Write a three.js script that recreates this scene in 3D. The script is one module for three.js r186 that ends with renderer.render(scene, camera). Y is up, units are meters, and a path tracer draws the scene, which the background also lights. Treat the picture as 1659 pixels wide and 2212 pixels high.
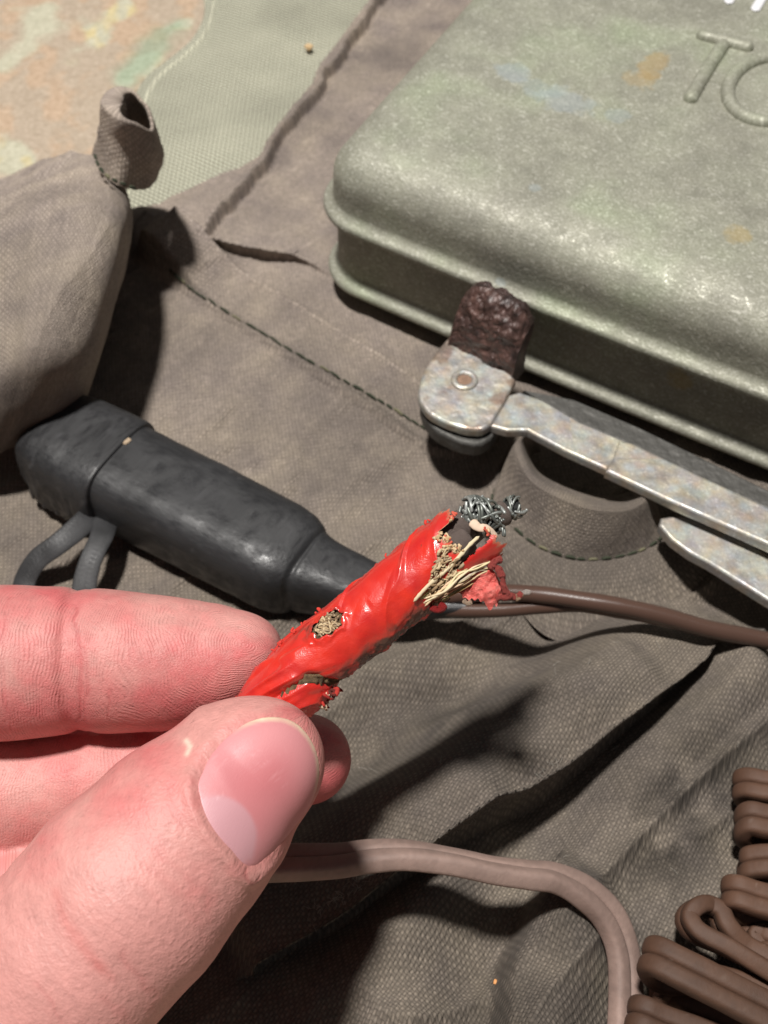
import * as THREE from 'three';
import { mergeGeometries } from 'three/addons/utils/BufferGeometryUtils.js';

// ---------- camera, light, exposure (lengths below are in millimetres and scaled to metres when a mesh is made) ----------
const scene = new THREE.Scene();
const PITCH = 54 * Math.PI / 180, DC = 255, FOV = 48;
const CAM = new THREE.Vector3(0, DC * Math.sin(PITCH), DC * Math.cos(PITCH));
const FW = new THREE.Vector3(0, -Math.sin(PITCH), -Math.cos(PITCH)), UPV = new THREE.Vector3(0, Math.cos(PITCH), -Math.sin(PITCH));
const camera = new THREE.PerspectiveCamera(FOV, 0.75, 0.01, 20);
camera.position.copy(CAM).multiplyScalar(0.001);
camera.up.set(0, 1, 0);
camera.lookAt(camera.position.clone().add(FW));
camera.focus = 0.158; camera.userData.fStop = 40;
scene.add(camera);
const renderer = new THREE.WebGLRenderer({ antialias: true });
renderer.toneMapping = THREE.LinearToneMapping;
renderer.toneMappingExposure = 1;
renderer.shadowMap.enabled = true;
scene.background = new THREE.Color().setRGB(0.072, 0.072, 0.075);       // the dim room around
const lamp = new THREE.PointLight(0xffffff, 8.0);                     // a bulb above and a little to the left
lamp.color.setRGB(1, 0.965, 0.92);
lamp.position.set(-0.19, 1.30, 0.02);
lamp.castShadow = true; lamp.shadow.radius = 2.8; lamp.name = 'lamp_light';
scene.add(lamp);

// ---------- helpers ----------
const V3 = (x, y, z) => new THREE.Vector3(x, y, z);
const TF = Math.tan(FOV * Math.PI / 360);
const ray = (px, py) => FW.clone().addScaledVector(UPV, (1106 - py) / 1106 * TF).add(V3((px - 829.5) / 1106 * TF, 0, 0));
const P = (px, py, h) => { const d = ray(px, py); return CAM.clone().addScaledVector(d, (h - CAM.y) / d.y); };   // a point at height h
const D = (px, py, depth) => CAM.clone().addScaledVector(ray(px, py), depth);                                     // a point at a distance
let seed = 12345;
const rnd = () => { seed = (seed * 1664525 + 1013904223) >>> 0; return seed / 4294967296; };
const rr = (a, b) => a + (b - a) * rnd();
const sm = (a, b, x) => { const t = Math.min(1, Math.max(0, (x - a) / (b - a))); return t * t * (3 - 2 * t); };
const mix = (a, b, t) => a + (b - a) * t, clamp = (x, a, b) => Math.min(b, Math.max(a, x));
const PERM = new Uint8Array(512); { const s = []; for (let i = 0; i < 256; i++) s[i] = i; for (let i = 255; i > 0; i--) { const j = Math.floor(rnd() * (i + 1)); [s[i], s[j]] = [s[j], s[i]]; } for (let i = 0; i < 512; i++) PERM[i] = s[i & 255]; }
function n3(x, y, z) {                                                // value noise, -1..1
  const xi = Math.floor(x), yi = Math.floor(y), zi = Math.floor(z); let u = x - xi, v = y - yi, w = z - zi;
  u = u * u * (3 - 2 * u); v = v * v * (3 - 2 * v); w = w * w * (3 - 2 * w);
  const h = (a, b, c) => PERM[PERM[PERM[(xi + a) & 255] + ((yi + b) & 255)] + ((zi + c) & 255)];
  const l = (a, b, t) => a + (b - a) * t;
  return l(l(l(h(0, 0, 0), h(1, 0, 0), u), l(h(0, 1, 0), h(1, 1, 0), u), v), l(l(h(0, 0, 1), h(1, 0, 1), u), l(h(0, 1, 1), h(1, 1, 1), u), v), w) / 127.5 - 1;
}
function n2(x, y) {
  const xi = Math.floor(x), yi = Math.floor(y); let u = x - xi, v = y - yi; u = u * u * (3 - 2 * u); v = v * v * (3 - 2 * v);
  const a = PERM[PERM[xi & 255] + (yi & 255)], b = PERM[PERM[(xi + 1) & 255] + (yi & 255)], c = PERM[PERM[xi & 255] + ((yi + 1) & 255)], d = PERM[PERM[(xi + 1) & 255] + ((yi + 1) & 255)];
  return (a + (b - a) * u + (c - a + (a - b - c + d) * u) * v) / 127.5 - 1;
}
const f2 = (x, y, o = 4) => { let s = 0, a = 0.5; for (let i = 0; i < o; i++) { s += a * n2(x, y); x = x * 2.03 + 17.3; y = y * 2.03 + 9.1; a *= 0.5; } return s; };
const f3 = (x, y, z, o = 4) => { let s = 0, a = 0.5; for (let i = 0; i < o; i++) { s += a * n3(x, y, z); x = x * 2.03 + 17.3; y = y * 2.03 + 9.1; z = z * 2.03 + 3.7; a *= 0.5; } return s; };

const BASE = new WeakMap(), taken = {};
const numbered = (n) => { const k = taken[n] = (taken[n] ?? -1) + 1; return k ? n + '_' + String(k).padStart(3, '0') : n; };
function tag(o, label, category, kind, group) { Object.assign(o.userData, { label, category }); if (kind) o.userData.kind = kind; if (group) o.userData.group = group; return o; }
function thing(name, label, category, base, group) {                  // a Group at the thing's base; its children are its parts
  const g = new THREE.Group(); g.name = numbered(name); g.position.copy(base).multiplyScalar(0.001); BASE.set(g, base.clone());
  tag(g, label, category, undefined, group); scene.add(g); return g;
}
function mk(name, geo, mat, parent, label) {                          // geo in world millimetres -> one named mesh under its parent
  const m = new THREE.Mesh(geo, mat); m.castShadow = m.receiveShadow = true;
  const b = BASE.get(parent) ?? V3(0, 0, 0); geo.translate(-b.x, -b.y, -b.z); geo.scale(0.001, 0.001, 0.001);
  m.name = parent === scene ? numbered(name) : name; BASE.set(m, b); if (label) m.userData.label = label; parent.add(m); return m;
}
function texture(n, m, fn, srgb) {                                    // fn(i, j) -> [r, g, b] 0..1
  const d = new Uint8Array(n * m * 4);
  for (let j = 0; j < m; j++) for (let i = 0; i < n; i++) { const c = fn(i, j), k = (j * n + i) * 4; d[k] = clamp(c[0], 0, 1) * 255; d[k + 1] = clamp(c[1], 0, 1) * 255; d[k + 2] = clamp(c[2], 0, 1) * 255; d[k + 3] = 255; }
  const t = new THREE.DataTexture(d, n, m); t.wrapS = t.wrapT = THREE.RepeatWrapping; t.magFilter = THREE.LinearFilter; t.minFilter = THREE.LinearMipmapLinearFilter; t.generateMipmaps = true;
  if (srgb) t.colorSpace = THREE.SRGBColorSpace; t.needsUpdate = true; return t;
}
const grey = (n, m, fn) => texture(n, m, (i, j) => { const v = fn(i, j); return [v, v, v]; });
const mat = (o) => { const m = new THREE.MeshPhysicalMaterial({ roughness: 0.8, side: THREE.DoubleSide, ...o }); if (o.rgb) m.color.setRGB(...o.rgb); delete m.rgb; return m; };
const M = (o) => { const { rgb, ...rest } = o; const m = new THREE.MeshPhysicalMaterial({ roughness: 0.8, side: THREE.DoubleSide, ...rest }); if (rgb) m.color.setRGB(...rgb); return m; };

function grid(nu, nv, fn, closeV = false, keep, flat) {                     // fn(u, v) -> {p, uv, c}; u and v run 0..1
  const pos = [], uv = [], col = []; let hasC = false;
  for (let j = 0; j <= nv; j++) for (let i = 0; i <= nu; i++) { const r = fn(i / nu, j / nv, i, j); pos.push(r.p.x, r.p.y, r.p.z); uv.push(...(r.uv ?? [i / nu, j / nv])); if (r.c) { hasC = true; col.push(...r.c); } }
  const idx = [], W = nu + 1;
  for (let j = 0; j < nv; j++) for (let i = 0; i < nu; i++) { if (keep && !keep((i + 0.5) / nu, (j + 0.5) / nv)) continue; const a = j * W + i; idx.push(a, a + 1, a + W, a + 1, a + W + 1, a + W); }
  const g = new THREE.BufferGeometry();
  g.setAttribute('position', new THREE.Float32BufferAttribute(pos, 3)); g.setAttribute('uv', new THREE.Float32BufferAttribute(uv, 2)); if (hasC) g.setAttribute('color', new THREE.Float32BufferAttribute(col, 3));
  g.setIndex(idx); g.computeVertexNormals();
  if (closeV) { const n = g.attributes.normal, a = V3(), L = nv * W; for (let i = 0; i <= nu; i++) { a.fromBufferAttribute(n, i).add(V3().fromBufferAttribute(n, L + i)).normalize(); n.setXYZ(i, a.x, a.y, a.z); n.setXYZ(L + i, a.x, a.y, a.z); } }
  if (flat) { const n = g.attributes.normal, q = g.attributes.position, w = V3(); for (let i = 0; i < q.count; i++) if (flat(w.fromBufferAttribute(q, i))) n.setXYZ(i, 0, -1, 0); }
  return g;
}
const cr = (a, b, c, d, t) => 0.5 * (2 * b + (c - a) * t + (2 * a - 5 * b + 4 * c - d) * t * t + (3 * b - a - 3 * c + d) * t * t * t);
const crv = (A, t) => { const n = A.length - 1, x = clamp(t, 0, 1) * n, i = Math.min(n - 1, Math.floor(x)), f = x - i, g = (k) => A[clamp(k, 0, n)]; return cr(g(i - 1), g(i), g(i + 1), g(i + 2), f); };
function crp(A, t) { const n = A.length - 1, x = clamp(t, 0, 1) * n, i = Math.min(n - 1, Math.floor(x)), f = x - i, g = (k) => A[clamp(k, 0, n)]; const a = g(i - 1), b = g(i), c = g(i + 1), d = g(i + 2); return V3(cr(a.x, b.x, c.x, d.x, f), cr(a.y, b.y, c.y, d.y, f), cr(a.z, b.z, c.z, d.z, f)); }
function patchFn(ctrl) { const rows = ctrl.map((r) => r.map((q) => q.isVector3 ? q : P(...q))); return (u, v) => crp(rows.map((r) => crp(r, u)), v); }   // rows of points -> a smooth surface
function path(pts) { const c = new THREE.CatmullRomCurve3(pts, false, 'centripetal'); c.arcLengthDivisions = 400; return c; }
function tube(pts, nu, nv, rad, opt = {}) {                           // rad(u, th, lengthMM) -> radius; opt.side0 gives the direction of th = 0
  const c = path(pts), L = c.getLength(), fr = [];
  let N = (opt.side0 ?? V3(0, 1, 0)).clone();
  for (let i = 0; i <= nu; i++) { const u = i / nu, p = c.getPointAt(u), t = c.getTangentAt(u); N = N.clone().addScaledVector(t, -N.dot(t)).normalize(); fr.push([p, N, V3().crossVectors(t, N), t]); }
  const cap = opt.cap ?? 0;
  const g = grid(nu, nv, (u, v, i, j) => {
    const [p, n, b] = fr[i], th = v * Math.PI * 2; let r = typeof rad === 'number' ? rad : rad(u, th, u * L);
    if (opt.cap) { const e = Math.min(u, 1 - u) * L; if (e < cap) r *= Math.sqrt(Math.max(0, 1 - (1 - e / cap) ** 2)); }
    const sx = opt.sx ?? 1, q = p.clone().addScaledVector(n, Math.cos(th) * r).addScaledVector(b, Math.sin(th) * r * sx);
    if (opt.off) q.addScaledVector(n, opt.off[0]).addScaledVector(b, opt.off[1]);
    return { p: q, uv: [u * L, v * Math.PI * 2 * (opt.r0 ?? 2)], c: opt.col && opt.col(u, th, u * L, q) };
  }, true, opt.keep);
  return g;
}
const merge = (a) => mergeGeometries(a, false);
// ---------- cloth materials ----------
const WN = 1024, PER = 32;                                            // 32 threads each way over 1024 pixels
const thr = (k, s) => 0.5 + 0.5 * n2(k * 7.31 + s, s * 3.7);
const weaveH = (i, j) => {
  const x = i / WN * PER, y = j / WN * PER, a = Math.floor(x), b = Math.floor(y), wx = 0.22 * n2(x * 0.4, y * 0.4), tv = (0.74 + 0.26 * thr(a + b * 0.13, 4.4)) * (0.8 + 0.2 * n2(x * 0.9 + 3, y * 0.9));
  const fx = x - a - 0.5 + wx, fy = y - b - 0.5, over = (a + b) % 2 === 0;
  const w = 0.5 + 0.28 * thr(a, 1.3), e = 0.5 + 0.28 * thr(b, 8.2);
  const p = Math.max(0, 1 - (fx / w) ** 2) * (over ? 1 : 0.38 + 0.3 * Math.abs(fy)) , q = Math.max(0, 1 - (fy / e) ** 2) * (over ? 0.3 + 0.3 * Math.abs(fx) : 0.62);
  return tv * Math.max(p * (1 - (over ? fy * fy * 0.9 : 0)), q * (1 - (over ? 0 : fx * fx * 0.9)));
};
const weaveCache = new Float32Array(WN * WN); for (let j = 0; j < WN; j++) for (let i = 0; i < WN; i++) weaveCache[j * WN + i] = clamp(weaveH(i, j) + 0.10 * f2(i * 0.15, j * 0.15, 3), 0, 1.2);
const weaveBump = grey(WN, WN, (i, j) => weaveCache[j * WN + i] * 0.8);
const weaveCol = texture(WN, WN, (i, j) => { const h = weaveCache[j * WN + i], f = 0.5 + 0.5 * n2(i * 0.31, j * 0.31), w = Math.max(0, f2(i * 0.03 + 50, j * 0.03, 3)); const v = (0.30 + 0.86 * h ** 1.3) * (0.82 + 0.18 * f) + 0.08 * w; return [v, v * 0.985, v * 0.965]; });
const PITCHMM = 0.62, WUV = 1 / (PITCHMM * PER);
const canvasMat = M({ map: weaveCol, bumpMap: weaveBump, bumpScale: 0.0005, roughness: 0.95, vertexColors: true, sheen: 0.15, sheenRoughness: 0.6 });
const CA = Math.cos(0.62), SA = Math.sin(0.62);
const cuv = (x, z) => [(x * CA + z * SA) * WUV, (-x * SA + z * CA) * WUV];
function canvasCol(p, k = 1) {                                        // faded olive drab, greyer and greener near the front, darker there as painted light falloff, soiled in patches
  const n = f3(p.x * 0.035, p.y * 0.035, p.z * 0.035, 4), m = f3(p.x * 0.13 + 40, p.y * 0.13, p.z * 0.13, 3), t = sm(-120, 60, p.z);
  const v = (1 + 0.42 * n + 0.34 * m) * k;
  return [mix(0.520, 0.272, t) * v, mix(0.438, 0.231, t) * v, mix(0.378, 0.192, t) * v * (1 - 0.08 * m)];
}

// ---------- the ground: a patchy printed cloth ----------
{
  const blobs = [[60, 40, 1, 55], [190, 70, 1, 45], [260, 10, 1, 30], [20, 120, 0.8, 30], [0, 330, 0.9, 50], [40, 350, 0.6, 40], [330, 120, 1, 26], [390, 40, 1, 26], [290, 150, 0.8, 20], [-160, 60, 0.9, 70], [-150, 340, 0.8, 60]].map(([x, y, w, r]) => { const q = P(x, y, -6), e = P(x + r, y, -6); return [q.x, q.z, w, Math.abs(e.x - q.x) * 1.15]; });
  const green = [[325, 110], [345, 85], [300, 140], [370, 50]].map(([x, y]) => P(x, y, -6));
  const S = 1024, ext = 420, X0 = -330, Z0 = -420;
  const camo = texture(S, S, (i, j) => {
    const x = X0 + i / S * ext, z = Z0 + j / S * ext, wx = x + 9 * f2(x * 0.05, z * 0.05, 3), wz = z + 12 * f2(x * 0.05 + 31, z * 0.05, 3);
    let m = 0; for (const [a, b, w, r] of blobs) m += w * Math.exp(-(((wx - a) / r) ** 2 + ((wz - b) / (r * 1.5)) ** 2));
    let gr = 0; for (const q of green) gr += Math.exp(-(((wx - q.x) / 4) ** 2 + ((wz - q.z) / 7) ** 2));
    const t = sm(0.28, 0.72, m + 0.25 * f2(x * 0.2, z * 0.2, 3)), y = sm(0.05, 0.35, f2(x * 0.11 + 9, z * 0.07, 3)), o = sm(0.0, 0.35, f2(x * 0.12 + 90, z * 0.09 + 3, 3));
    let c = [mix(0.715, 0.775 + 0.07 * y, t) + 0.045 * o * (1 - t), mix(0.655, 0.785 + 0.01 * y, t) + 0.0 * o, mix(0.585, 0.70 - 0.11 * y, t) - 0.03 * o * (1 - t)];
    const g2 = clamp(gr, 0, 1) * 0.55; c = [mix(c[0], 0.50, g2), mix(c[1], 0.66, g2), mix(c[2], 0.55, g2)];
    c = [mix(c[0], 0.70, 0.28) * 0.955, mix(c[1], 0.645, 0.28) * 0.945, mix(c[2], 0.56, 0.28) * 0.94]; const sp = 0.05 * n2(i * 0.9, j * 0.9) + 0.05 * f2(x * 0.7, z * 0.7, 3); return c.map((v) => v + sp);
  }, true);
  camo.wrapS = camo.wrapT = THREE.MirroredRepeatWrapping;
  const g = grid(120, 120, (u, v) => { const x = -700 + 1400 * u, z = -900 + 1500 * v; return { p: V3(x, -7 + 0.8 * f2(x * 0.03, z * 0.03, 3), z), uv: [(x - X0) / ext, (z - Z0) / ext] }; });
  const ground = mk('ground', g, M({ map: camo, roughness: 0.95, bumpMap: weaveBump, bumpScale: 0.0001 }), scene);
  tag(ground, 'pale camouflage printed cloth lying under everything, blotched tan, mint and yellow', 'ground cloth', 'structure');
}

// ---------- green webbing cloth ----------
{
  const N = 512, K = 16;
  const h = (i, j) => { const x = i / N * K, y = j / N * K * 1, r = Math.floor(y), xx = x + (r % 2) * 0.5, fx = xx - Math.floor(xx) - 0.5, fy = y - r - 0.5; return clamp(1.15 - 2.6 * (fx * fx * 1.2 + fy * fy * 2.2), 0, 1); };
  const bump = grey(N, N, (i, j) => h(i, j)), col = texture(N, N, (i, j) => { const v = (0.30 + 0.70 * h(i, j)) * (0.88 + 0.16 * n2(i * 0.2, j * 0.2)); return [v, v, v]; });
  const m = M({ map: col, bumpMap: bump, bumpScale: 0.0004, roughness: 0.95, vertexColors: true });
  const S = patchFn([
    [[250, -330, -4], [560, -330, -3], [1000, -330, -3], [1300, -330, -3]],
    [[440, 0, -3.5], [560, 0, -2], [800, 0, -2], [1300, 0, -2]],
    [[300, 190, -3], [460, 190, -1.5], [720, 190, -2], [1000, 190, -2]],
    [[262, 300, -3], [420, 310, -2], [620, 330, -2], [900, 330, -2]],
    [[230, 480, -4], [420, 500, -4], [620, 500, -4], [900, 500, -4]]]);
  const W = 0.42;
  const g = grid(150, 130, (u, v) => {
    const p = S(u, v), q = S(Math.min(1, u + 0.01), v), e = u * 95;                // a doubled hem along its left edge
    p.y += 0.9 * (sm(0, 1.2, e) - sm(7.5, 9.5, e)) + 0.5 * Math.exp(-(((e - 9) / 1.1) ** 2)) + 0.7 * f2(p.x * 0.06, p.z * 0.06, 3);
    const n = f2(p.x * 0.06 + 5, p.z * 0.06, 4), edge = Math.exp(-(((e - 8.8) / 0.9) ** 2)) + 0.7 * Math.exp(-((e / 0.9) ** 2)), k = 1 + 0.22 * n + 0.6 * edge;
    const a = 0.55, x = p.x * Math.cos(a) + p.z * Math.sin(a), z = -p.x * Math.sin(a) + p.z * Math.cos(a);
    return { p, uv: [x / (1.5 * K), z / (1.3 * K)], c: [0.70 * k, 0.69 * k, 0.535 * k] };
  });
  const cloth = mk('webbing_cloth', g, m, scene);
  tag(cloth, 'pale green coarse webbing strip running between the camouflage cloth and the brown canvas', 'cloth');
}

// ---------- the canvas bag: a height field with its hems, seams and folds ----------
const PL = (a, dx = 0, dz = 0) => a.map(([x, y, h]) => { const p = P(x, y, h); return [p.x + dx, p.z + dz, h]; });
function near(pl, x, z) {                                             // signed distance (positive on the left of travel), height, run along and past the ends
  let best = 1e9, res = null, run = 0;
  for (let i = 0; i < pl.length - 1; i++) {
    const [ax, az, ah] = pl[i], [bx, bz, bh] = pl[i + 1], dx = bx - ax, dz = bz - az, L = Math.hypot(dx, dz), t0 = ((x - ax) * dx + (z - az) * dz) / (L * L), t = clamp(t0, 0, 1), qx = ax + dx * t, qz = az + dz * t, d = Math.hypot(x - qx, z - qz);
    if (d < best) { best = d; const s = (dx * (z - az) - dz * (x - ax)) < 0 ? 1 : -1; res = { d: d * s, h: mix(ah, bh, t), run: run + t * L, over: i === 0 && t0 < 0 ? -t0 * L : i === pl.length - 2 && t0 > 1 ? (t0 - 1) * L : 0, nx: dz / L, nz: -dx / L }; }
    run += L;
  }
  return res;
}
const seamL = PL([[880, -90, 0], [830, 0, 0], [785, 62, 0], [712, 170, 0], [700, 205, 0], [640, 275, 0], [592, 330, 0], [575, 365, 0], [520, 440, 0], [465, 512, 0]]);
const stepL = PL([[452, 522, 0], [560, 545, 0], [640, 560, 0], [760, 620, 0], [880, 690, 0]]);
const hemA = PL([[395, 515, 0], [475, 563, 0], [640, 665, 0], [820, 778, 0], [980, 880, 0]]);
const hemB = PL([[370, 605, 0], [435, 648, 0], [640, 775, 0], [825, 883, 0], [960, 955, 0]]);
const lip1 = PL([[1568, 1370, 3], [1551, 1390, 6], [1505, 1431, 10], [1374, 1536, 16], [1224, 1630, 19], [1074, 1720, 20], [942, 1812, 19], [760, 1930, 15], [560, 2060, 10]]);
const ridge2 = PL([[1640, 1450, 9], [1440, 1620, 10], [1300, 1830, 9], [1200, 1990, 5]]);
const val3 = PL([[1160, 1925, 0], [1127, 1969, 0], [1103, 2021, 0], [1076, 2068, 0], [1062, 2143, 0], [1050, 2260, 0]]);
const fold4 = PL([[780, 1450, 5], [1000, 1415, 5], [1180, 1440, 2], [1330, 1420, 1], [1480, 1380, 6], [1640, 1385, 7]]);
const fold5 = PL([[700, 2230, 3], [760, 2080, 4], [850, 1990, 4], [960, 1930, 3]]);
const fold6 = PL([[860, 1560, 5], [1040, 1530, 7], [1220, 1545, 6], [1330, 1500, 4]]), fold7 = PL([[1180, 2230, 6], [1240, 2100, 7], [1290, 2000, 5]]), fold8 = PL([[1430, 1980, 5], [1530, 1800, 7], [1660, 1640, 6]]);
const smear = [[1440, 1790, 9], [1420, 1870, 7], [1540, 1700, 10], [1090, 2200, 9], [1270, 2030, 8], [1000, 1560, 9]].map(([x, y, r]) => { const p = P(x, y, 3); return [p.x, p.z, r]; });
const hemW = Math.abs(near(hemA, hemB[2][0], hemB[2][1]).d);
function canvasAt(x, z) {
  let H = 2.5 * f2(x * 0.02 + 3, z * 0.02, 3) + 2.2 * sm(-30, 30, z) * n2(x * 0.055 + z * 0.03 + 4, z * 0.055 - x * 0.03) + 0.5 * f2(x * 0.09, z * 0.09, 3), sx = 0, sz = 0;
  { const a = x * 0.77 - z * 0.64, b = x * 0.64 + z * 0.77, q = Math.max(0, 1 - Math.abs(n2(a * 0.022 + 3, b * 0.075)) * 2.1), q2 = Math.max(0, 1 - Math.abs(n2(a * 0.05 + 30, b * 0.12 + 5)) * 2.4); const lp = near(lip1, x, z), ms = 1 - 0.85 * sm(-34, -26, lp.d) * (1 - sm(4, 12, lp.d)) * (1 - sm(0, 8, lp.over)); H += ms * sm(-45, 10, z) * (2.4 * q * q + 1.0 * q2 * q2) + 0.5 * (1 - sm(-45, 10, z)) * q2 * q2; }
  { const s = near(seamL, x, z), f = 1 - sm(0, 3, s.over), d = -s.d + 0.35 * n2(s.run * 0.45, 7) + 0.7 * n2(s.run * 0.16, 3); H += f * (2.6 * sm(-0.3, 1.1, d) * (1 - sm(4, 30, d)) + 0.8 * Math.exp(-(((d - 1.6) / 1.0) ** 2)) - 0.9 * Math.exp(-(((d + 0.2) / 0.55) ** 2)) + 0.5 * Math.exp(-(((d + 2) / 1.2) ** 2))); }
  { const s = near(stepL, x, z), d = s.d, f = (1 - sm(0, 2, s.over)) * (1 - sm(12, 45, s.run)); const q = sm(-0.5, 0.7, d) * (1 - sm(3, 20, d)); H += f * (3.4 * q - 0.8 * Math.exp(-(((d + 1.1) / 1.1) ** 2))); const k = 3 * f * sm(-0.2, 0.7, d) * (1 - sm(1, 7, d)); sx -= s.nx * k; sz -= s.nz * k; }
  { const s = near(hemA, x, z), d = -s.d; H += 1.9 * sm(-0.5, 0.3, d) * (1 - sm(hemW + 0.5, hemW + 2.4, d)) + 0.9 * Math.exp(-(((d - 0.5) / 0.6) ** 2)) - 0.45 * Math.exp(-(((d - hemW) / 0.55) ** 2)) * (0.7 + 0.3 * Math.sin(s.run * 2.1)) + 0.15 * n2(s.run * 0.6, d * 0.3); const lf = 1 - sm(2, 24, s.run); H += lf * 9 * sm(-5, 1.5, d) * (1 - sm(hemW - 0.6, hemW + 0.9, d)) * (1 - sm(0, 6, s.over)); }
  { const s = near(lip1, x, z), w = 2.6, d = -s.d - w, f = 1 - sm(0, 6, s.over); const q = d > 0 ? (1 - sm(7, 25, d)) * (1 - 0.12 * (1 - sm(0, 4.5, d))) : 1 - sm(0, 2.4, -d); H += s.h * f * q * 0.98; const k = w * 1.5 * f * Math.min(1, s.h / 10) * sm(0.35, 1, q) * (d > 0 ? 1 - sm(0, 9, d) : 1); sx += s.nx * k; sz += s.nz * k; H -= 3.5 * f * Math.exp(-(((d - 25) / 6) ** 2)); }
  { const s = near(ridge2, x, z); H += s.h * Math.exp(-((s.d / 8.5) ** 2)) * (1 - sm(0, 10, s.over)); }
  { const s = near(val3, x, z), d = -s.d, f = 1 - sm(0, 9, s.over), e = -d; H += f * (8.5 * sm(-0.5, 3.4, e) * (1 - sm(5, 24, e)) + 5.5 * Math.exp(-(((e + 15) / 8) ** 2))); }
  { const s = near(fold4, x, z); H += s.h * Math.exp(-((s.d / 6) ** 2)) * (1 - sm(0, 8, s.over)) * (0.7 + 0.5 * n2(s.run * 0.06, 4)); }
  for (const [F, w] of [[fold6, 5.5], [fold7, 6], [fold8, 6.5]]) { const s = near(F, x, z); H += s.h * 0.8 * Math.exp(-((s.d / w) ** 2)) * (1 - sm(0, 9, s.over)); }
  { const s = near(fold5, x, z); H += s.h * Math.exp(-((s.d / 7) ** 2)) * (1 - sm(0, 8, s.over)); }
  return [H, sx, sz];
}
const canvasH = (x, z) => canvasAt(x, z)[0];
function onCanvas(px, py, lift = 0) { let h = 0, p; for (let k = 0; k < 8; k++) { p = P(px, py, h + lift); h = mix(h, canvasH(p.x, p.z), 0.7); } p.y = h + lift; return p; }
const bag = thing('canvas_bag', 'faded olive brown canvas bag spread open with stitched hems, a rolled flap and deep folds', 'canvas bag', V3(0, 0, 0));
{
  const edge = [[345, 446], [372, 428], [440, 405], [520, 376], [564, 348], [576, 326], [622, 264], [676, 200], [694, 152], [766, 54], [812, -4], [882, -120], [1100, -420]].map(([x, y]) => P(x, y, 0));
  const inside = (x, z) => {                                          // right of, or below, the torn-off upper left edge
    if (x > 60) return true; const a = edge[0]; if (x < a.x) return z > a.z + 0.12 * (a.x - x);
    for (let i = 0; i < edge.length - 1; i++) { const p = edge[i], q = edge[i + 1]; if ((x >= p.x) && (x <= q.x)) return z > mix(p.z, q.z, (x - p.x) / (q.x - p.x)); } return true;
  };
  const X0 = -150, X1 = 150, Z0 = -275, Z1 = 135, st = 0.55, nu = Math.round((X1 - X0) / st), nv = Math.round((Z1 - Z0) / st);
  const g = grid(nu, nv, (u, v) => {
    const x = mix(X0, X1, u), z = mix(Z0, Z1, v), [h, sx, sz] = canvasAt(x, z), p = V3(x + sx, h, z + sz); let k = 1;
    for (const [a, b, r] of smear) k -= 0.42 * Math.exp(-(((x - a) / r) ** 2 + ((z - b) / (r * 1.2)) ** 2)) * sm(-0.4, 0.4, f2(x * 0.16, z * 0.16, 4) + 0.15);
    const s = near(hemA, x, z); k += 0.5 * Math.exp(-(((-s.d - 0.3) / 0.5) ** 2)) - 0.18 * Math.exp(-(((-s.d + 0.8) / 0.7) ** 2)) - 0.38 * Math.exp(-(((-s.d - hemW) / 0.55) ** 2));  // painted light and shade: lit hem ridge, shading beside it, groove darkness
    k += 0.35 * sm(0.42, 0.55, f2(x * 0.35 + 70, z * 0.35, 3)) * 0.5;
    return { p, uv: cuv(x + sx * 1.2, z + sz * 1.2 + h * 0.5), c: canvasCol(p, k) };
  }, false, (u, v) => inside(mix(X0, X1, u), mix(Z0, Z1, v)));
  mk('body', g, canvasMat, bag);
  // the rolled flap on the left
  const F = patchFn([
    [[-230, 420, 2], [-20, 392, 8], [100, 345, 14], [195, 335, 26], [245, 356, 28], [268, 395, 20], [266, 420, 8], [250, 440, -2]],
    [[-230, 480, 18], [-20, 450, 30], [100, 415, 36], [205, 405, 38], [268, 440, 34], [288, 480, 24], [280, 510, 12], [262, 530, -2]],
    [[-230, 640, 26], [-20, 560, 38], [90, 530, 42], [185, 525, 42], [252, 550, 36], [268, 590, 24], [256, 620, 12], [240, 640, -2]],
    [[-230, 760, 26], [-20, 690, 38], [70, 650, 42], [155, 640, 41], [220, 665, 34], [236, 705, 22], [226, 735, 11], [215, 750, -2]],
    [[-230, 880, 24], [-20, 800, 35], [60, 765, 38], [125, 760, 37], [180, 785, 30], [200, 820, 19], [190, 850, 9], [180, 870, -2]],
    [[-230, 980, 16], [-40, 900, 26], [40, 870, 28], [90, 870, 26], [130, 890, 20], [146, 925, 12], [135, 950, 5], [120, 970, -2]],
    [[-260, 1080, 0], [-60, 1020, 10], [0, 985, 13], [40, 970, 11], [70, 985, 8], [80, 1005, 4], [70, 1020, 0], [60, 1030, -3]]]);
  const arc = (u, v) => [u * 96, v * 76];
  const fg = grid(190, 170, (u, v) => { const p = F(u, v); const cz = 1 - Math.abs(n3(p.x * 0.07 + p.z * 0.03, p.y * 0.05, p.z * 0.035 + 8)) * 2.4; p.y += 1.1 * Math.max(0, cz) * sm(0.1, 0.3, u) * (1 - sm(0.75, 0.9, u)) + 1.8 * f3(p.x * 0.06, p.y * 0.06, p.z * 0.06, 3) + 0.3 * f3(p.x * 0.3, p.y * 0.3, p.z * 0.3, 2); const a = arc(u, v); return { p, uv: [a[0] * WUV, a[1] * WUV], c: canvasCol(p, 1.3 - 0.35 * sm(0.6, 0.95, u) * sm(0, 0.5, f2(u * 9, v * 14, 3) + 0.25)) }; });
  mk('rolled_flap', fg, canvasMat, bag);
  // the open belt loop standing on the flap
  const rim = [[219, 228, 52], [232, 200, 53], [258, 187, 53], [294, 200, 52], [324, 232, 50], [333, 284, 47], [300, 274, 50], [253, 256, 53]].map((a) => P(...a));
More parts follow.
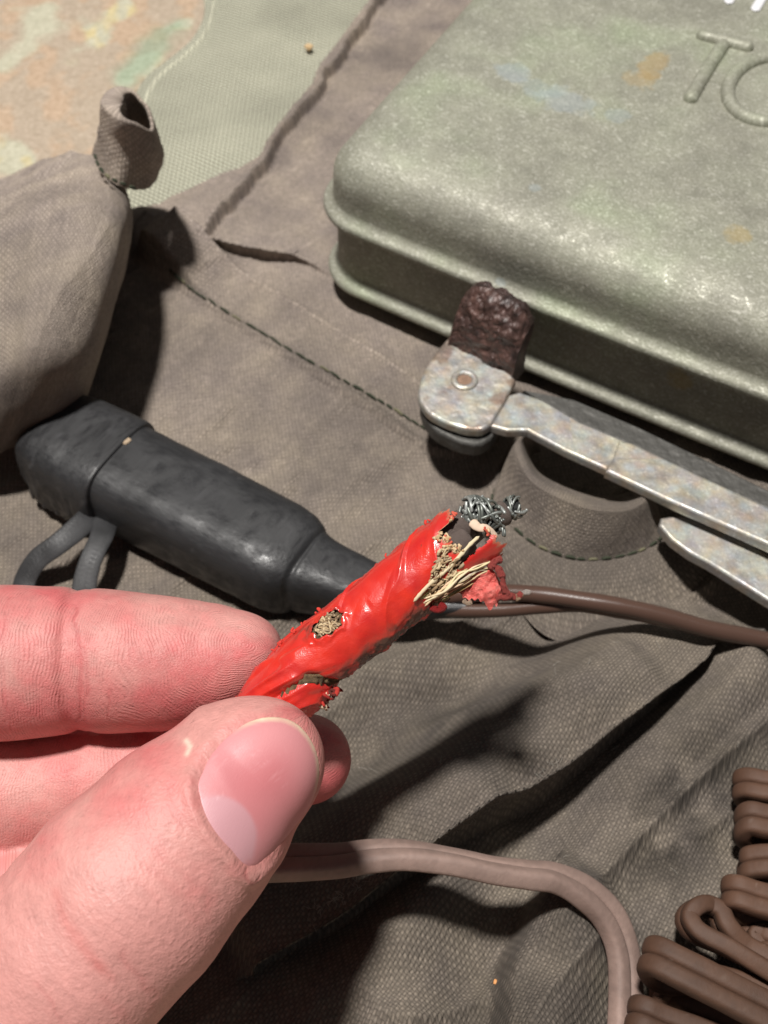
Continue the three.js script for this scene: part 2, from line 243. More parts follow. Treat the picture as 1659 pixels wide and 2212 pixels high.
  const mid = [[212, 288, 41], [228, 262, 42], [262, 250, 42], [304, 262, 41], [338, 292, 39], [352, 338, 37], [312, 348, 40], [250, 324, 44]].map((a) => P(...a));
  const foot = [[198, 340, 24], [222, 322, 22], [258, 312, 22], [304, 322, 22], [338, 342, 24], [346, 370, 26], [314, 408, 30], [240, 392, 36]].map((a) => P(...a));
  const ring = (A, t) => { const n = A.length, x = t * n, i = Math.floor(x), f = x - i, g = (k) => A[((k % n) + n) % n]; const a = g(i - 1), b = g(i), c = g(i + 1), d = g(i + 2); return V3(cr(a.x, b.x, c.x, d.x, f), cr(a.y, b.y, c.y, d.y, f), cr(a.z, b.z, c.z, d.z, f)); };
  const lg = grid(56, 30, (u, v) => {
    const w = v < 0.55 ? v / 0.55 : v < 0.66 ? 1 : 1 - (v - 0.66) / 0.34 * 0.9, inner = v < 0.55 ? 0 : v < 0.66 ? (v - 0.55) / 0.11 : 1;
    const a = ring(foot, u), b = ring(mid, u), c = ring(rim, u), p = crp([a, b, c], w), ce = crp([V3(), V3(), V3()].map((q, k) => [foot, mid, rim][k].reduce((s, r) => s.add(r), q).multiplyScalar(1 / 8)), w);
    const dir = p.clone().sub(ce).setY(0).normalize(); p.addScaledVector(dir, -(1.0 + 4.0 * sm(0.3, -0.8, dir.x)) * inner + 0.9 * f3(p.x * 0.22, p.y * 0.22, p.z * 0.22, 2)); p.y += 0.5 * Math.sin(Math.PI * clamp((v - 0.5) / 0.2, 0, 1)) + 0.3 * f3(p.x * 0.2, p.y * 0.2, p.z * 0.2, 2);
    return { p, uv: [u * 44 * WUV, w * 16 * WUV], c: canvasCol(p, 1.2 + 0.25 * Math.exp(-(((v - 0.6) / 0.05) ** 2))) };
  });
  mk('belt_loop', lg, canvasMat, bag);
  // the small open pocket under the tool
  const U = (h, a) => a.map(([x, y]) => P(x, y, h));
  const rows = [
    U(1, [[1170, 975], [1150, 985], [1172, 1020], [1255, 1060], [1325, 1068], [1365, 1055], [1375, 1030]]),
    U(9, [[1160, 955], [1138, 970], [1168, 1030], [1255, 1070], [1330, 1082], [1372, 1066], [1380, 1036]]),
    U(15.2, [[1158, 935], [1128, 958], [1160, 1030], [1253, 1080], [1333, 1092], [1378, 1076], [1388, 1046]]),
    U(16, [[1150, 935], [1116, 962], [1152, 1040], [1250, 1091], [1335, 1102], [1385, 1084], [1398, 1050]]),
    U(15, [[1142, 940], [1106, 970], [1146, 1050], [1247, 1104], [1335, 1115], [1392, 1094], [1408, 1058]]),
    U(10, [[1112, 985], [1086, 1020], [1142, 1105], [1236, 1155], [1322, 1164], [1394, 1138], [1424, 1100]]),
    U(5.6, [[1085, 1040], [1066, 1080], [1138, 1160], [1224, 1200], [1306, 1205], [1388, 1185], [1440, 1148]]),
    U(5.2, [[1080, 1050], [1062, 1095], [1136, 1172], [1222, 1212], [1306, 1216], [1388, 1198], [1450, 1158]]),
    U(3.4, [[1070, 1080], [1055, 1150], [1140, 1240], [1220, 1280], [1308, 1282], [1410, 1262], [1490, 1200]]),
    U(-1.5, [[1055, 1120], [1050, 1200], [1150, 1350], [1230, 1390], [1320, 1385], [1450, 1350], [1560, 1250]])];
  const pf = (u, v) => crp(rows.map((r) => crp(r, u)), v);
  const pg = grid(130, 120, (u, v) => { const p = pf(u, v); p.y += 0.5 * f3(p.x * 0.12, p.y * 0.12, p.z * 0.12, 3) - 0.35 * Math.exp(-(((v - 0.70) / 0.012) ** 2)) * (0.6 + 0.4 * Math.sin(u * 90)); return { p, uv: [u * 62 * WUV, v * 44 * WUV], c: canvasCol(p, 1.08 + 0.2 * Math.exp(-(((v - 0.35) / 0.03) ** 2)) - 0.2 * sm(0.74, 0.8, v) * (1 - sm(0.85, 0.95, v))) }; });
  mk('pocket', pg, canvasMat, bag);
  // loose lint on the cloth and fuzz along the worn fold
  const lint = [];
  const hair = (p, L, lift) => { const a = rr(0, 6.28), d = V3(Math.cos(a), 0, Math.sin(a)), q = p.clone().addScaledVector(d, L * 0.5), r = p.clone().addScaledVector(d, L).add(V3(rr(-0.4, 0.4), 0, rr(-0.4, 0.4))); q.y += lift * 0.6; r.y += lift * rr(0.3, 1.2); lint.push(tube([p, q, r], 5, 4, rr(0.028, 0.05), { r0: 0.05 })); };
  for (let k = 0; k < 420; k++) { const s = rnd() * 0.86 + 0.07, i = Math.min(lip1.length - 2, Math.floor(s * (lip1.length - 1))), f = s * (lip1.length - 1) - i, x = mix(lip1[i][0], lip1[i + 1][0], f) + rr(-1.6, 0.5), z = mix(lip1[i][1], lip1[i + 1][1], f) + rr(-1.6, 0.5), h = mix(lip1[i][2], lip1[i + 1][2], f); hair(V3(x, h * 0.92 + rr(-0.5, 0.3), z), rr(0.5, 1.6), 0.5); }
  for (let k = 0; k < 260; k++) { const x = rr(-70, 100), z = rr(-60, 90); hair(V3(x, canvasH(x, z) + 0.1, z), rr(0.6, 2.4), 0.25); }
  mk('lint', merge(lint), M({ rgb: [0.30, 0.275, 0.24], roughness: 1 }), bag).userData.kind = 'stuff';
  // stitches, one by one
  const thread = M({ rgb: [0.035, 0.042, 0.024], roughness: 0.9 }), lightThread = M({ rgb: [0.16, 0.15, 0.09], roughness: 0.9 });
  const stitch = (a, b, r, m = thread) => { const mid2 = a.clone().lerp(b, 0.5); mid2.y += r * 1.1; mk('stitch', tube([a, mid2, b], 6, 6, r, { cap: r }), m, bag); };
  for (let s = 0; s < 30; s++) { const y0 = s / 30, q = (t0) => { const t = clamp(t0, 0, 0.999), i = Math.min(hemB.length - 2, Math.floor(t * (hemB.length - 1))), f = t * (hemB.length - 1) - i, x = mix(hemB[i][0], hemB[i + 1][0], f), z = mix(hemB[i][1], hemB[i + 1][1], f); return V3(x, canvasH(x, z) + 0.28, z); }; const a = q(y0 + rr(-0.004, 0.004)); const c = q(y0 + rr(0.025, 0.037)); c.z += rr(0.1, 0.5); a.z -= rr(0, 0.3); c.y += 0.15 * rnd(); a.y -= 0.12; stitch(a, c, rr(0.22, 0.36), s % 7 === 3 ? lightThread : thread); }
  for (let s = 0; s < 17; s++) { const u = 0.06 + s * 0.054 + rr(-0.006, 0.006), a = pf(u, 0.70 + rr(-0.004, 0.004)), b = pf(u + rr(0.034, 0.050), 0.704 + rr(-0.006, 0.004)); a.y += 0.2; b.y += 0.2; stitch(a, b, rr(0.26, 0.38), s % 4 === 2 ? lightThread : thread); }
  for (let s = 0; s < 7; s++) { const A = [[205, 336, 37], [213, 360, 38.4], [234, 384, 39.4], [262, 398, 38], [296, 410, 35]].map((a) => P(...a)), a = crp(A, s / 7), b = crp(A, s / 7 + 0.11); stitch(a, b, 0.4, s === 3 ? lightThread : thread); }
}
// ---------- the olive metal tin ----------
const H_TOP = 44;
const tinA = V3(0.864, 0, 0.503).normalize(), tinB = V3(0.47, 0, -0.882).normalize();
const tinK = (() => { const f0 = P(1080, 630, 26), l0 = P(690, 430, 26); const dx = l0.x - f0.x, dz = l0.z - f0.z, det = tinA.x * -tinB.z + tinB.x * tinA.z, s = (dx * -tinB.z + tinB.x * dz) / det; return V3(f0.x + tinA.x * s, 0, f0.z + tinA.z * s); })();
const tinP = (s, t, h) => tinK.clone().addScaledVector(tinA, s).addScaledVector(tinB, t).setY(h);
{
  const LS = 175, LT = 135;
  const outline = (u, ins, r0) => {                                   // a rounded rectangle in the tin's own axes
    const r = Math.max(0.6, r0 - ins), a = LS - 2 * ins, b = LT - 2 * ins, q = Math.PI / 2 * r, per = 2 * (a + b - 4 * r) + 4 * q; let d = u * per, s, t;
    const seg = [a - 2 * r, q, b - 2 * r, q, a - 2 * r, q, b - 2 * r, q]; let k = 0; while (k < 7 && d > seg[k]) d -= seg[k++];
    const arc = (cx, cy, a0) => { const w = a0 + d / r; return [cx + r * Math.cos(w), cy + r * Math.sin(w)]; };
    if (k === 0) [s, t] = [r + d, 0]; else if (k === 1) [s, t] = arc(a - r, r, -Math.PI / 2); else if (k === 2) [s, t] = [a, r + d]; else if (k === 3) [s, t] = arc(a - r, b - r, 0); else if (k === 4) [s, t] = [a - r - d, b]; else if (k === 5) [s, t] = arc(r, b - r, Math.PI / 2); else if (k === 6) [s, t] = [0, b - r - d]; else [s, t] = arc(r, r, Math.PI);
    s += ins; t += ins; t -= 1.5 * Math.sin(Math.PI * clamp(s / LS, 0, 1)) * (1 - sm(0, 60, t)); return [s, t];
  };
  const N = 900;
  const stains = [[1408, 142, 3.6, 7, 1.0, [0.40, 0.27, 0.10]], [1385, 172, 4.5, 4.0, 0.7, [0.40, 0.27, 0.10]], [1590, 508, 3.2, 3.4, 0.8, [0.42, 0.30, 0.09]], [1105, 155, 4.5, 4, 0.6, [0.34, 0.42, 0.50]], [1215, 215, 9, 5, 0.5, [0.34, 0.42, 0.50]], [1165, 190, 6, 3, 0.35, [0.34, 0.42, 0.50]], [1335, 250, 3, 3, 0.4, [0.34, 0.42, 0.50]], [1155, 405, 1.5, 1.5, 0.5, [0.34, 0.42, 0.46]]].map(([x, y, a, b, w, c]) => { const p = P(x, y, H_TOP), d = p.clone().sub(tinK), det = tinA.x * tinB.z - tinB.x * tinA.z; return [(d.x * tinB.z - tinB.x * d.z) / det, (tinA.x * d.z - d.x * tinA.z) / det, a, b, w, c]; });
  const S = 2048, MM = 130;                                           // colour over 130 x 130 mm of lid
  const fleck = (x, y, k) => Math.max(0, n2(x * 2.3 + 1.4 * n2(x * 0.6, y * 0.6) + k, y * 3.1 + 1.4 * n2(x * 0.6 + 7, y * 0.6)) - 0.42);
  const col = texture(S, S, (i, j) => {
    const s = i / S * MM, t = j / S * MM, b = f2(s * 0.06, t * 0.06, 4), w = f2(s * 0.25 + 30, t * 0.25, 3);
    const f = fleck(s * 0.8, t * 0.8, 0) * 2.2 + 1.2 * fleck(t * 1.2 + 9, s * 1.0, 3) + 0.30 * n2(s * 3.2, t * 3.2) + 0.2 * n2(s * 7, t * 7);
    const base = 1 + 0.22 * b + 0.16 * w; let c = [(0.292 + 0.165 * f) * base, (0.290 + 0.163 * f) * base * (1 + 0.03 * b), (0.230 + 0.152 * f) * base];
    for (const [a, e, ra, rb, k, cc] of stains) { const d = ((s - a) / ra) ** 2 + ((t - e) / rb) ** 2, q = k * (1 - sm(0.35, 1.2, d + 0.9 * f2(s * 0.5 + a, t * 0.5, 3))); if (q > 0) c = c.map((v, m) => mix(v, cc[m], q * 0.5)); }
    const g = Math.max(0, b - 0.08); c = [c[0] * (1 - 0.12 * g), c[1] * (1 - 0.02 * g), c[2] * (1 - 0.16 * g)];
    return c.map((v) => Math.max(0.02, v) ** (1 / 2.2));
  }, true);
  col.wrapS = col.wrapT = THREE.MirroredRepeatWrapping;
  const rough = grey(512, 512, (i, j) => { const s = i / 6, t = j / 6; return 0.64 + 0.14 * f2(s * 0.4, t * 0.4, 4) - 0.5 * fleck(s, t, 2); });
  const bump = grey(512, 512, (i, j) => 0.5 + 0.22 * n2(i * 0.21, j * 0.21) + 0.3 * f2(i * 0.05, j * 0.05, 3)); rough.repeat.set(1.5, 1.5); bump.repeat.set(2, 2);
  const tinMat = M({ map: col, roughnessMap: rough, roughness: 1, metalness: 0.22, bumpMap: bump, bumpScale: 0.0001 });
  const tin = thing('metal_tin', 'olive green worn metal tin box with raised T and O on its rounded lid', 'tin box', tinK.clone().setY(2));
  const shell = (prof, r0) => {                                       // prof: [inset, height, cap share towards the middle]
    const PR = prof.map(([a, h]) => V3(a, h, 0)), n = prof.length;
    return grid(N, n - 1, (u, v, i, j) => { const [ins, h, cap = 0] = prof[j]; let [s, t] = outline((u + 0.55) % 1, ins, r0); s = mix(s, LS / 2, cap); t = mix(t, LT / 2, cap); return { p: tinP(s, t, h), uv: [(s) / MM, (t - (H_TOP - h)) / MM] }; }, true, undefined, (p) => p.y > H_TOP - 0.01);
  };
  const lid = [[20, 44, 0.999], [20, 44, 0.6], [20, 44, 0.3], [20, 44, 0.1], [20, 44]];
  for (let k = 1; k <= 26; k++) { const x = 1 - (1 - k / 26) ** 1.7; lid.push([20 - 17.6 * x, 44 - 9.6 * (1 - (1 - x ** 3.0) ** 0.5)]); }
  lid.push([2.3, 32.6], [2.2, 29.8], [1.9, 28.7], [0.9, 28.0]);
  for (let k = 1; k <= 8; k++) { const a = k / 8 * Math.PI; lid.push([0.5 - 1.0 * Math.sin(a) + 0.3 * k / 8, 27.7 - 1.3 * (1 - Math.cos(a))]); }
  lid.push([2.2, 25.0], [3.2, 24.6]);
  const lidMesh = mk('lid', shell(lid, 13), tinMat, tin);
  const box = [[3.0, 25.4], [2.9, 24], [2.8, 10.6], [2.5, 9.2], [1.6, 8.4]];
  for (let k = 1; k <= 8; k++) { const a = k / 8 * Math.PI; box.push([1.1 - 1.0 * Math.sin(a), 8.0 - 1.2 * (1 - Math.cos(a))]); }
  box.push([2.6, 5.0], [3.4, 2.8], [5.5, 1.8], [30, 1.8], [30, 1.8, 0.999]);
  mk('box', shell(box, 13), tinMat, tin);
  // raised letters
  const e1 = V3(0.902, 0, 0.432).normalize(), e2 = V3(-0.462, 0, 0.887).normalize(), T0 = P(1566, 92, H_TOP); T0.y = H_TOP + 0.1;
  const L = (a, b) => T0.clone().addScaledVector(e1, a).addScaledVector(e2, b);
  const stroke = (pts, s0) => tube(pts, 60, 20, 1.75, { cap: 1.75, r0: 1.45, sx: 1.0, side0: s0 });
  const fixUV = (g) => { const p = g.attributes.position, u = g.attributes.uv; for (let i = 0; i < p.count; i++) u.setXY(i, p.getX(i) / MM, p.getZ(i) / MM); return g; };
  mk('letter', fixUV(merge([stroke([L(-7.4, 0), L(0, 0), L(7.2, 0)], e2), stroke([L(0, 0.2), L(-0.2, 14), L(0, 28.2)], e1)])), tinMat, lidMesh, 'raised letter T');
  const o = []; for (let k = 0; k <= 48; k++) { const a = k / 48 * Math.PI * 2; o.push(L(15.6 + 9.4 * Math.cos(a), 14.6 + 13.8 * Math.sin(a))); }
  mk('letter', fixUV(tube(o, 160, 20, 1.75, { r0: 1.45, sx: 1.0, side0: e1.clone() })), tinMat, lidMesh, 'raised letter O');
  const white = M({ rgb: [0.72, 0.72, 0.74], roughness: 0.6 });
  for (const [x, y] of [[1571, 8], [1629, 24], [1690, 42]]) { const b = P(x, y, H_TOP + 0.25), q = b.clone().addScaledVector(e2, -16); mk('painted_stroke', tube([b, b.clone().lerp(q, 0.5), q], 20, 12, 1.25, { cap: 1, sx: 0.3, side0: e1.clone() }), white, lidMesh, 'white painted stroke of a letter'); }
}

// ---------- the folding metal tool ----------
function plate(pts, h, thick, bevel, round = 0) {                     // a flat plate lying level, its top at height h
  let q = pts.map((a) => a.isVector3 ? V3(a.x, 0, a.z) : P(a[0], a[1], h));
  for (let k = 0; k < round; k++) { const r = []; q.forEach((p, i) => { const n = q[(i + 1) % q.length]; r.push(p.clone().lerp(n, 0.2), p.clone().lerp(n, 0.8)); }); q = r; }
  const g = new THREE.ExtrudeGeometry(new THREE.Shape(q.map((p) => new THREE.Vector2(p.x, -p.z))), { depth: thick - 2 * bevel, bevelEnabled: true, bevelThickness: bevel, bevelSize: bevel, bevelOffset: -bevel, bevelSegments: 3, curveSegments: 4 });
  g.rotateX(-Math.PI / 2); g.translate(0, h - thick + bevel, 0);
  const p = g.attributes.position, n = g.attributes.normal, u = g.attributes.uv; for (let i = 0; i < p.count; i++) { const s = Math.abs(n.getY(i)) < 0.5; u.setXY(i, (p.getX(i)) / 40, ((s ? p.getY(i) : p.getZ(i))) / 40); }
  return g;
}
{
  const metalCol = (rust) => texture(1024, 1024, (i, j) => {
    const s0 = i / 1024 * 40, t0 = j / 1024 * 40, s = s0 * 0.83 + t0 * 0.55, t = t0 * 0.83 - s0 * 0.55, a = f2(s * 0.35, t * 0.35, 4), b = f2(s * 0.5 + 60, t * 0.5, 3), g = n2(s * 5, t * 5) * 0.5 + n2(s * 11, t * 11) * 0.5, sp = Math.max(0, n2(s * 2.6 + 5, t * 2.6) - 0.5);
    const v = 0.43 + 0.07 * a + 0.09 * g + 0.40 * sp, r = sm(0.12, 0.4, f2(s * 0.18 + 12, t * 0.18, 4)) * rust;
    const scr = Math.max(0, n2(s0 * 0.25 + t0 * 0.1, (t0 * 0.9 - s0 * 0.42) * 9) - 0.7) + Math.max(0, n2(s0 * 0.5 + t0 * 0.9, (t0 * 0.5 - s0 * 0.9) * 7 + 30) - 0.78);
    let c = [v * (1.04 + 0.18 * b), v * (0.99 + 0.10 * a), v * (0.89 - 0.20 * b)].map((x) => x * (1 + 0.9 * scr)); c = c.map((x, k) => mix(x, [0.25, 0.12, 0.06][k] * (0.8 + 0.6 * g), r)); return c.map((x) => Math.max(0.01, x) ** (1 / 2.2));
  }, true);
  const bump = grey(512, 512, (i, j) => 0.5 + 0.5 * f2((i * 0.83 + j * 0.55) * 0.045, (j * 0.83 - i * 0.55) * 0.045, 3));
  const rough = grey(256, 256, (i, j) => 0.52 + 0.25 * f2(i * 0.06, j * 0.06, 3));
  const zinc = M({ map: metalCol(0.12), metalness: 0.62, roughness: 1, roughnessMap: rough, bumpMap: bump, bumpScale: 0.00012 }), zincR = M({ map: metalCol(0.6), metalness: 0.55, roughness: 1, roughnessMap: rough, bumpMap: bump, bumpScale: 0.0003 });
  const dark = M({ rgb: [0.10, 0.097, 0.09], metalness: 0.5, roughness: 0.6, bumpMap: bump, bumpScale: 0.0004 });
  const HT = 19, o = P(1000, 850, 0);
  const tool = thing('folding_tool', 'zinc coloured folding metal tool with a rusted tab, lying against the tin', 'metal tool', V3(o.x, 12, o.z));
  const hinge = mk('hinge_plate', plate([[983, 722], [1050, 770], [1117, 815], [1104, 842], [1082, 880], [1060, 918], [1040, 929], [1005, 927], [960, 912], [925, 893], [907, 868], [902, 845], [915, 800], [945, 755], [968, 728]], HT, 2.6, 0.7, 1), zincR, tool);
  mk('lower_plate', plate([[990, 740], [1110, 835], [1090, 890], [1065, 945], [1035, 962], [990, 955], [940, 930], [915, 900], [906, 868], [925, 800]], HT - 3.2, 4.2, 0.8, 1), dark, tool);
  mk('arm', plate([[1100, 852], [1122, 846], [1200, 872], [1340, 938], [1352, 952], [1330, 990], [1311, 1014], [1220, 973], [1140, 930], [1095, 930], [1058, 920]], HT - 0.9, 2.5, 0.6), zinc, tool);
  mk('arm', plate([[1338, 950], [1366, 956], [1500, 1020], [1659, 1094], [1900, 1206], [1960, 1330], [1659, 1176], [1450, 1084], [1308, 1017], [1325, 985]], HT - 0.2, 2.8, 0.7), zinc, tool);
  mk('back_bar', plate([[1130, 842], [1240, 862], [1380, 922], [1500, 980], [1659, 1058], [1900, 1170], [1900, 1215], [1659, 1100], [1500, 1028], [1370, 965], [1250, 915]], HT - 0.8, 3.2, 0.5), dark, tool);
  mk('handle', plate([[1424, 1134], [1428, 1118], [1455, 1114], [1540, 1121], [1590, 1150], [1660, 1200], [1900, 1330], [1900, 1440], [1659, 1296], [1530, 1215], [1490, 1194], [1450, 1165]], 14, 3.0, 0.6, 0), zinc, tool, 'flat pointed metal handle');
  const rc = P(1003, 822, HT), ring = new THREE.TorusGeometry(2.3, 0.75, 12, 40); ring.rotateX(Math.PI / 2); ring.scale(1, 0.8, 1); ring.translate(rc.x, HT + 0.1, rc.z);
  const rv = mk('rivet', ring, zinc, hinge);
  const dome = new THREE.LatheGeometry([[0, 0.55], [0.6, 0.5], [1.2, 0.25], [1.7, 0.05], [2.2, -0.3]].map((a) => new THREE.Vector2(...a)), 28); dome.translate(rc.x, HT + 0.05, rc.z);
  mk('rivet_core', dome, M({ rgb: [0.42, 0.27, 0.19], roughness: 0.6, metalness: 0.3, bumpMap: bump, bumpScale: 0.0004 }), hinge);
  // the rusted tab, bent up from the hinge plate
  const a = P(974, 738, HT), b = P(1114, 808, HT), ax = b.clone().sub(a), nrm = V3(ax.z, 0, -ax.x).normalize(); if (nrm.z > 0) nrm.negate();
  const bg = new THREE.BoxGeometry(1, 1, 1, 70, 70, 24), p = bg.attributes.position, colr = []; const TH = 4.6, HH = 15.5;
  for (let i = 0; i < p.count; i++) {
    let x = p.getX(i) + 0.5, y = p.getY(i) + 0.5, z = p.getZ(i) + 0.5;
    const c = clamp(Math.max(Math.abs(x - 0.5), Math.abs(y - 0.5), Math.abs(z - 0.5)) * 2, 0, 1); const rx = x - 0.5, ry = y - 0.5; const rd = Math.hypot(Math.max(0, Math.abs(rx) - 0.38), Math.max(0, ry - 0.38)); const sh = 1 - 0.35 * Math.min(0.12, rd);
    const X = 0.5 + rx * sh * (1 + 0.05 * (1 - y)), Z = z, lean = 3.4 * y * y + 1.2 * y ** 6, zr = Math.sqrt(Math.max(0.12, 1 - (Math.max(0, y - 0.72) / 0.28) ** 2 * 0.85));
    const q = a.clone().addScaledVector(ax, X).addScaledVector(nrm, ((0.5 + (Z - 0.5) * zr) * TH) - 1.2 + lean); q.y = HT - 2.6 + y * (HH + 2.6) - 1.6 * Math.abs(X - 0.35) * y - 5 * Math.max(0, X - 0.8) * y - 3.2 * Math.abs(2 * rx) ** 5 * y;
    const d = 1.3 * f3(q.x * 0.3, q.y * 0.35, q.z * 0.35, 4) + 0.35 * f3(q.x * 1.3, q.y * 1.3, q.z * 1.3, 3); q.addScaledVector(nrm, -d * (z < 0.5 ? 1 : -1)); q.y += d * 0.7 * sm(0.5, 1, y); p.setXYZ(i, q.x, q.y, q.z);
    const t = f3(q.x * 0.5, q.y * 0.5, q.z * 0.5, 4), e = n3(q.x * 2.5, q.y * 2.5, q.z * 2.5); colr.push(0.085 + 0.09 * t + 0.03 * e, 0.046 + 0.045 * t + 0.018 * e, 0.038 + 0.034 * t + 0.018 * e);
  }
  bg.setAttribute('color', new THREE.Float32BufferAttribute(colr, 3)); bg.computeVertexNormals();
  mk('rusted_tab', bg, M({ vertexColors: true, roughness: 0.5, metalness: 0.15, bumpMap: bump, bumpScale: 0.0006, clearcoat: 0.25, clearcoatRoughness: 0.35 }), tool);
}

// ---------- the black rubber plug ----------
{
  const o = P(430, 1130, 0);
  const plug = thing('rubber_plug', 'black rubber cable plug with cap and straps on the canvas behind the fingers', 'plug', V3(o.x, 0, o.z));
  const dust = grey(512, 512, (i, j) => 0.52 + 0.3 * f2(i * 0.02, j * 0.02, 4) - 0.12 * n2(i * 0.5, j * 0.5)), bump = grey(512, 512, (i, j) => 0.5 + 0.5 * f2(i * 0.03, j * 0.03, 5)); 
  const rubber = M({ vertexColors: true, roughness: 0.95, roughnessMap: dust, bumpMap: bump, bumpScale: 0.00005 });
  const sweep = (sec, nu, nv, ex, extra) => {
    const C = sec.map(([x, y, h]) => P(x, y, h)), A = sec.map((s) => s[3]), B = sec.map((s) => s[4]);
    return grid(nu, nv, (u, v) => {
      const c = crp(C, u), t = crp(C, Math.min(1, u + 0.01)).sub(crp(C, Math.max(0, u - 0.01))).setY(0).normalize(), side = V3(t.z, 0, -t.x); if (side.z > 0) side.negate();
      const th = v * Math.PI * 2, cs = Math.cos(th), sn = Math.sin(th), a = crv(A, u), b = crv(B, u), k = 2 / ex;
      const x = Math.sign(cs) * Math.abs(cs) ** k * a, y = Math.sign(sn) * Math.abs(sn) ** k * b;
      const p = c.addScaledVector(side, x); p.y += y; p.y = Math.max(p.y, 0.2); let r = 0, kk = 1; if (extra) [r, kk] = extra(u, th, p);
      const d = 0.25 * f3(p.x * 0.15, p.y * 0.15, p.z * 0.15, 3) + r; p.addScaledVector(side, Math.sign(cs) * Math.abs(cs) * d); p.y += Math.sign(sn) * Math.abs(sn) * d;
      const w = f3(p.x * 0.12 + 9, p.y * 0.12, p.z * 0.12, 4), s = Math.max(0, f3(p.x * 0.6 + 20, p.y * 0.6, p.z * 0.6, 3) - 0.22); const g = (0.025 + 0.012 * w + 0.2 * s * s) * kk;
      return { p, uv: [u * 6, v * 6], c: [g, g, g * 1.06] };
    }, true);
  };
  // body, then the neck with its small step, then the tip where the cords come out
  mk('body', sweep([[258, 1026, 10, 11.0, 9.6], [330, 1063, 10, 10.9, 9.5], [430, 1114, 10, 10.8, 9.4], [520, 1160, 10, 10.6, 9.3], [590, 1196, 10, 10.5, 9.2], [632, 1217, 9.8, 10.0, 8.8], [655, 1229, 9.6, 8.9, 8.2], [676, 1239, 9.6, 7.6, 7.3], [716, 1254, 9.6, 6.6, 6.5], [780, 1274, 9.6, 5.6, 5.6], [850, 1292, 9.6, 4.6, 4.4], [905, 1302, 10, 3.2, 3.2], [960, 1306, 11, 2.6, 2.4], [1040, 1308, 12, 2.2, 2.1]], 220, 90, 3.6, (u, th, p) => [-0.5 * Math.exp(-(((u - 0.50) / 0.02) ** 2)) + 0.35 * Math.max(0, f3(p.x * 0.5, p.y * 0.5, p.z * 0.5, 3)) * sm(-0.6, -0.9, Math.sin(th)), 1]), rubber, plug);
  const cap = mk('cap', sweep([[104, 950, 9, 0.4, 0.4], [105, 951, 9, 4.6, 4], [108, 953, 9.5, 7.8, 7.2], [115, 956, 10, 9.8, 8.8], [130, 963, 10, 11.1, 9.8], [160, 978, 10, 11.8, 10.2], [205, 1000, 10, 12.0, 10.3], [250, 1023, 10, 12.1, 10.3], [268, 1032, 10, 12.0, 10.2], [272, 1034, 10, 11.4, 9.6], [273, 1034.5, 10, 10.4, 8.8]], 130, 90, 3.6, (u, th, p) => { const e = sm(0.2, -0.5, Math.cos(th)) * sm(0.3, -0.6, Math.sin(th)) * (1 - sm(0.75, 0.95, u)); const n = Math.max(0, f3(p.x * 0.55, p.y * 0.55, p.z * 0.55, 4)); return [e * (0.4 + 2.6 * n), 1 + e * 2.2 * n]; }), rubber, plug);
  const ridge = (u, th) => 2.4 + 0.12 * Math.sin(u * 9);
  const strap = (pts, s0) => { const g = tube(pts.map((a) => P(...a)), 60, 20, ridge, { sx: 0.17, cap: 0.8, side0: s0, r0: 0.3, col: (u, th, l, q) => { const g = 0.032 + 0.03 * f3(q.x * 0.3, q.y * 0.3, q.z * 0.3, 3); return [g, g, g * 1.05]; } }); return g; };
  mk('strap', strap([[210, 1096, 8], [180, 1130, 10.5], [130, 1172, 11], [80, 1210, 8.5], [52, 1262, 5], [48, 1330, 3]], V3(0.8, -0.35, 0.49)), rubber, plug);
  mk('strap', strap([[232, 1110, 8], [220, 1158, 11], [198, 1205, 11], [184, 1255, 9], [178, 1320, 6]], V3(1, -0.15, 0.2)), rubber, plug);
  // crumbling scale left on the cap's rim
  const y = P(263, 948, 20); const sp = new THREE.IcosahedronGeometry(1.1, 3); const q = sp.attributes.position; for (let i = 0; i < q.count; i++) { const k = 1 + 0.35 * n3(q.getX(i) * 1.7, q.getY(i) * 1.7, q.getZ(i) * 1.7); q.setXYZ(i, q.getX(i) * k * 1.6, q.getY(i) * k * 0.35, q.getZ(i) * k * 1.1); } sp.translate(y.x, 19.6, y.z); sp.computeVertexNormals();
  mk('dirt_patch', sp, M({ rgb: [0.42, 0.32, 0.22], roughness: 1 }), cap);
  const cordMat = M({ rgb: [0.090, 0.050, 0.037], roughness: 0.32, bumpMap: bump, bumpScale: 0.00003 });
  const run = (pts, r) => tube(pts.map(([x, y2, h]) => P(x, y2, h)), 160, 24, (u, th, l) => r * (1 + 0.03 * n2(l * 0.3, 3)), { r0: 0.3 });
  mk('cord', run([[930, 1292, 12], [1000, 1284, 14.5], [1090, 1280, 17.5], [1180, 1286, 20], [1260, 1297, 21], [1340, 1310, 20.5], [1430, 1330, 18.5], [1530, 1358, 15.5], [1620, 1376, 12.5], [1720, 1394, 10], [1900, 1420, 8]], 1.65), cordMat, plug);
  mk('cord', run([[930, 1314, 10], [1000, 1318, 12], [1090, 1317, 14.5], [1180, 1309, 17.5], [1260, 1307, 18.8], [1340, 1320, 18.5], [1430, 1336, 16.8], [1530, 1362, 14], [1620, 1380, 11], [1720, 1398, 9], [1900, 1424, 7]], 1.45), cordMat, plug);
}

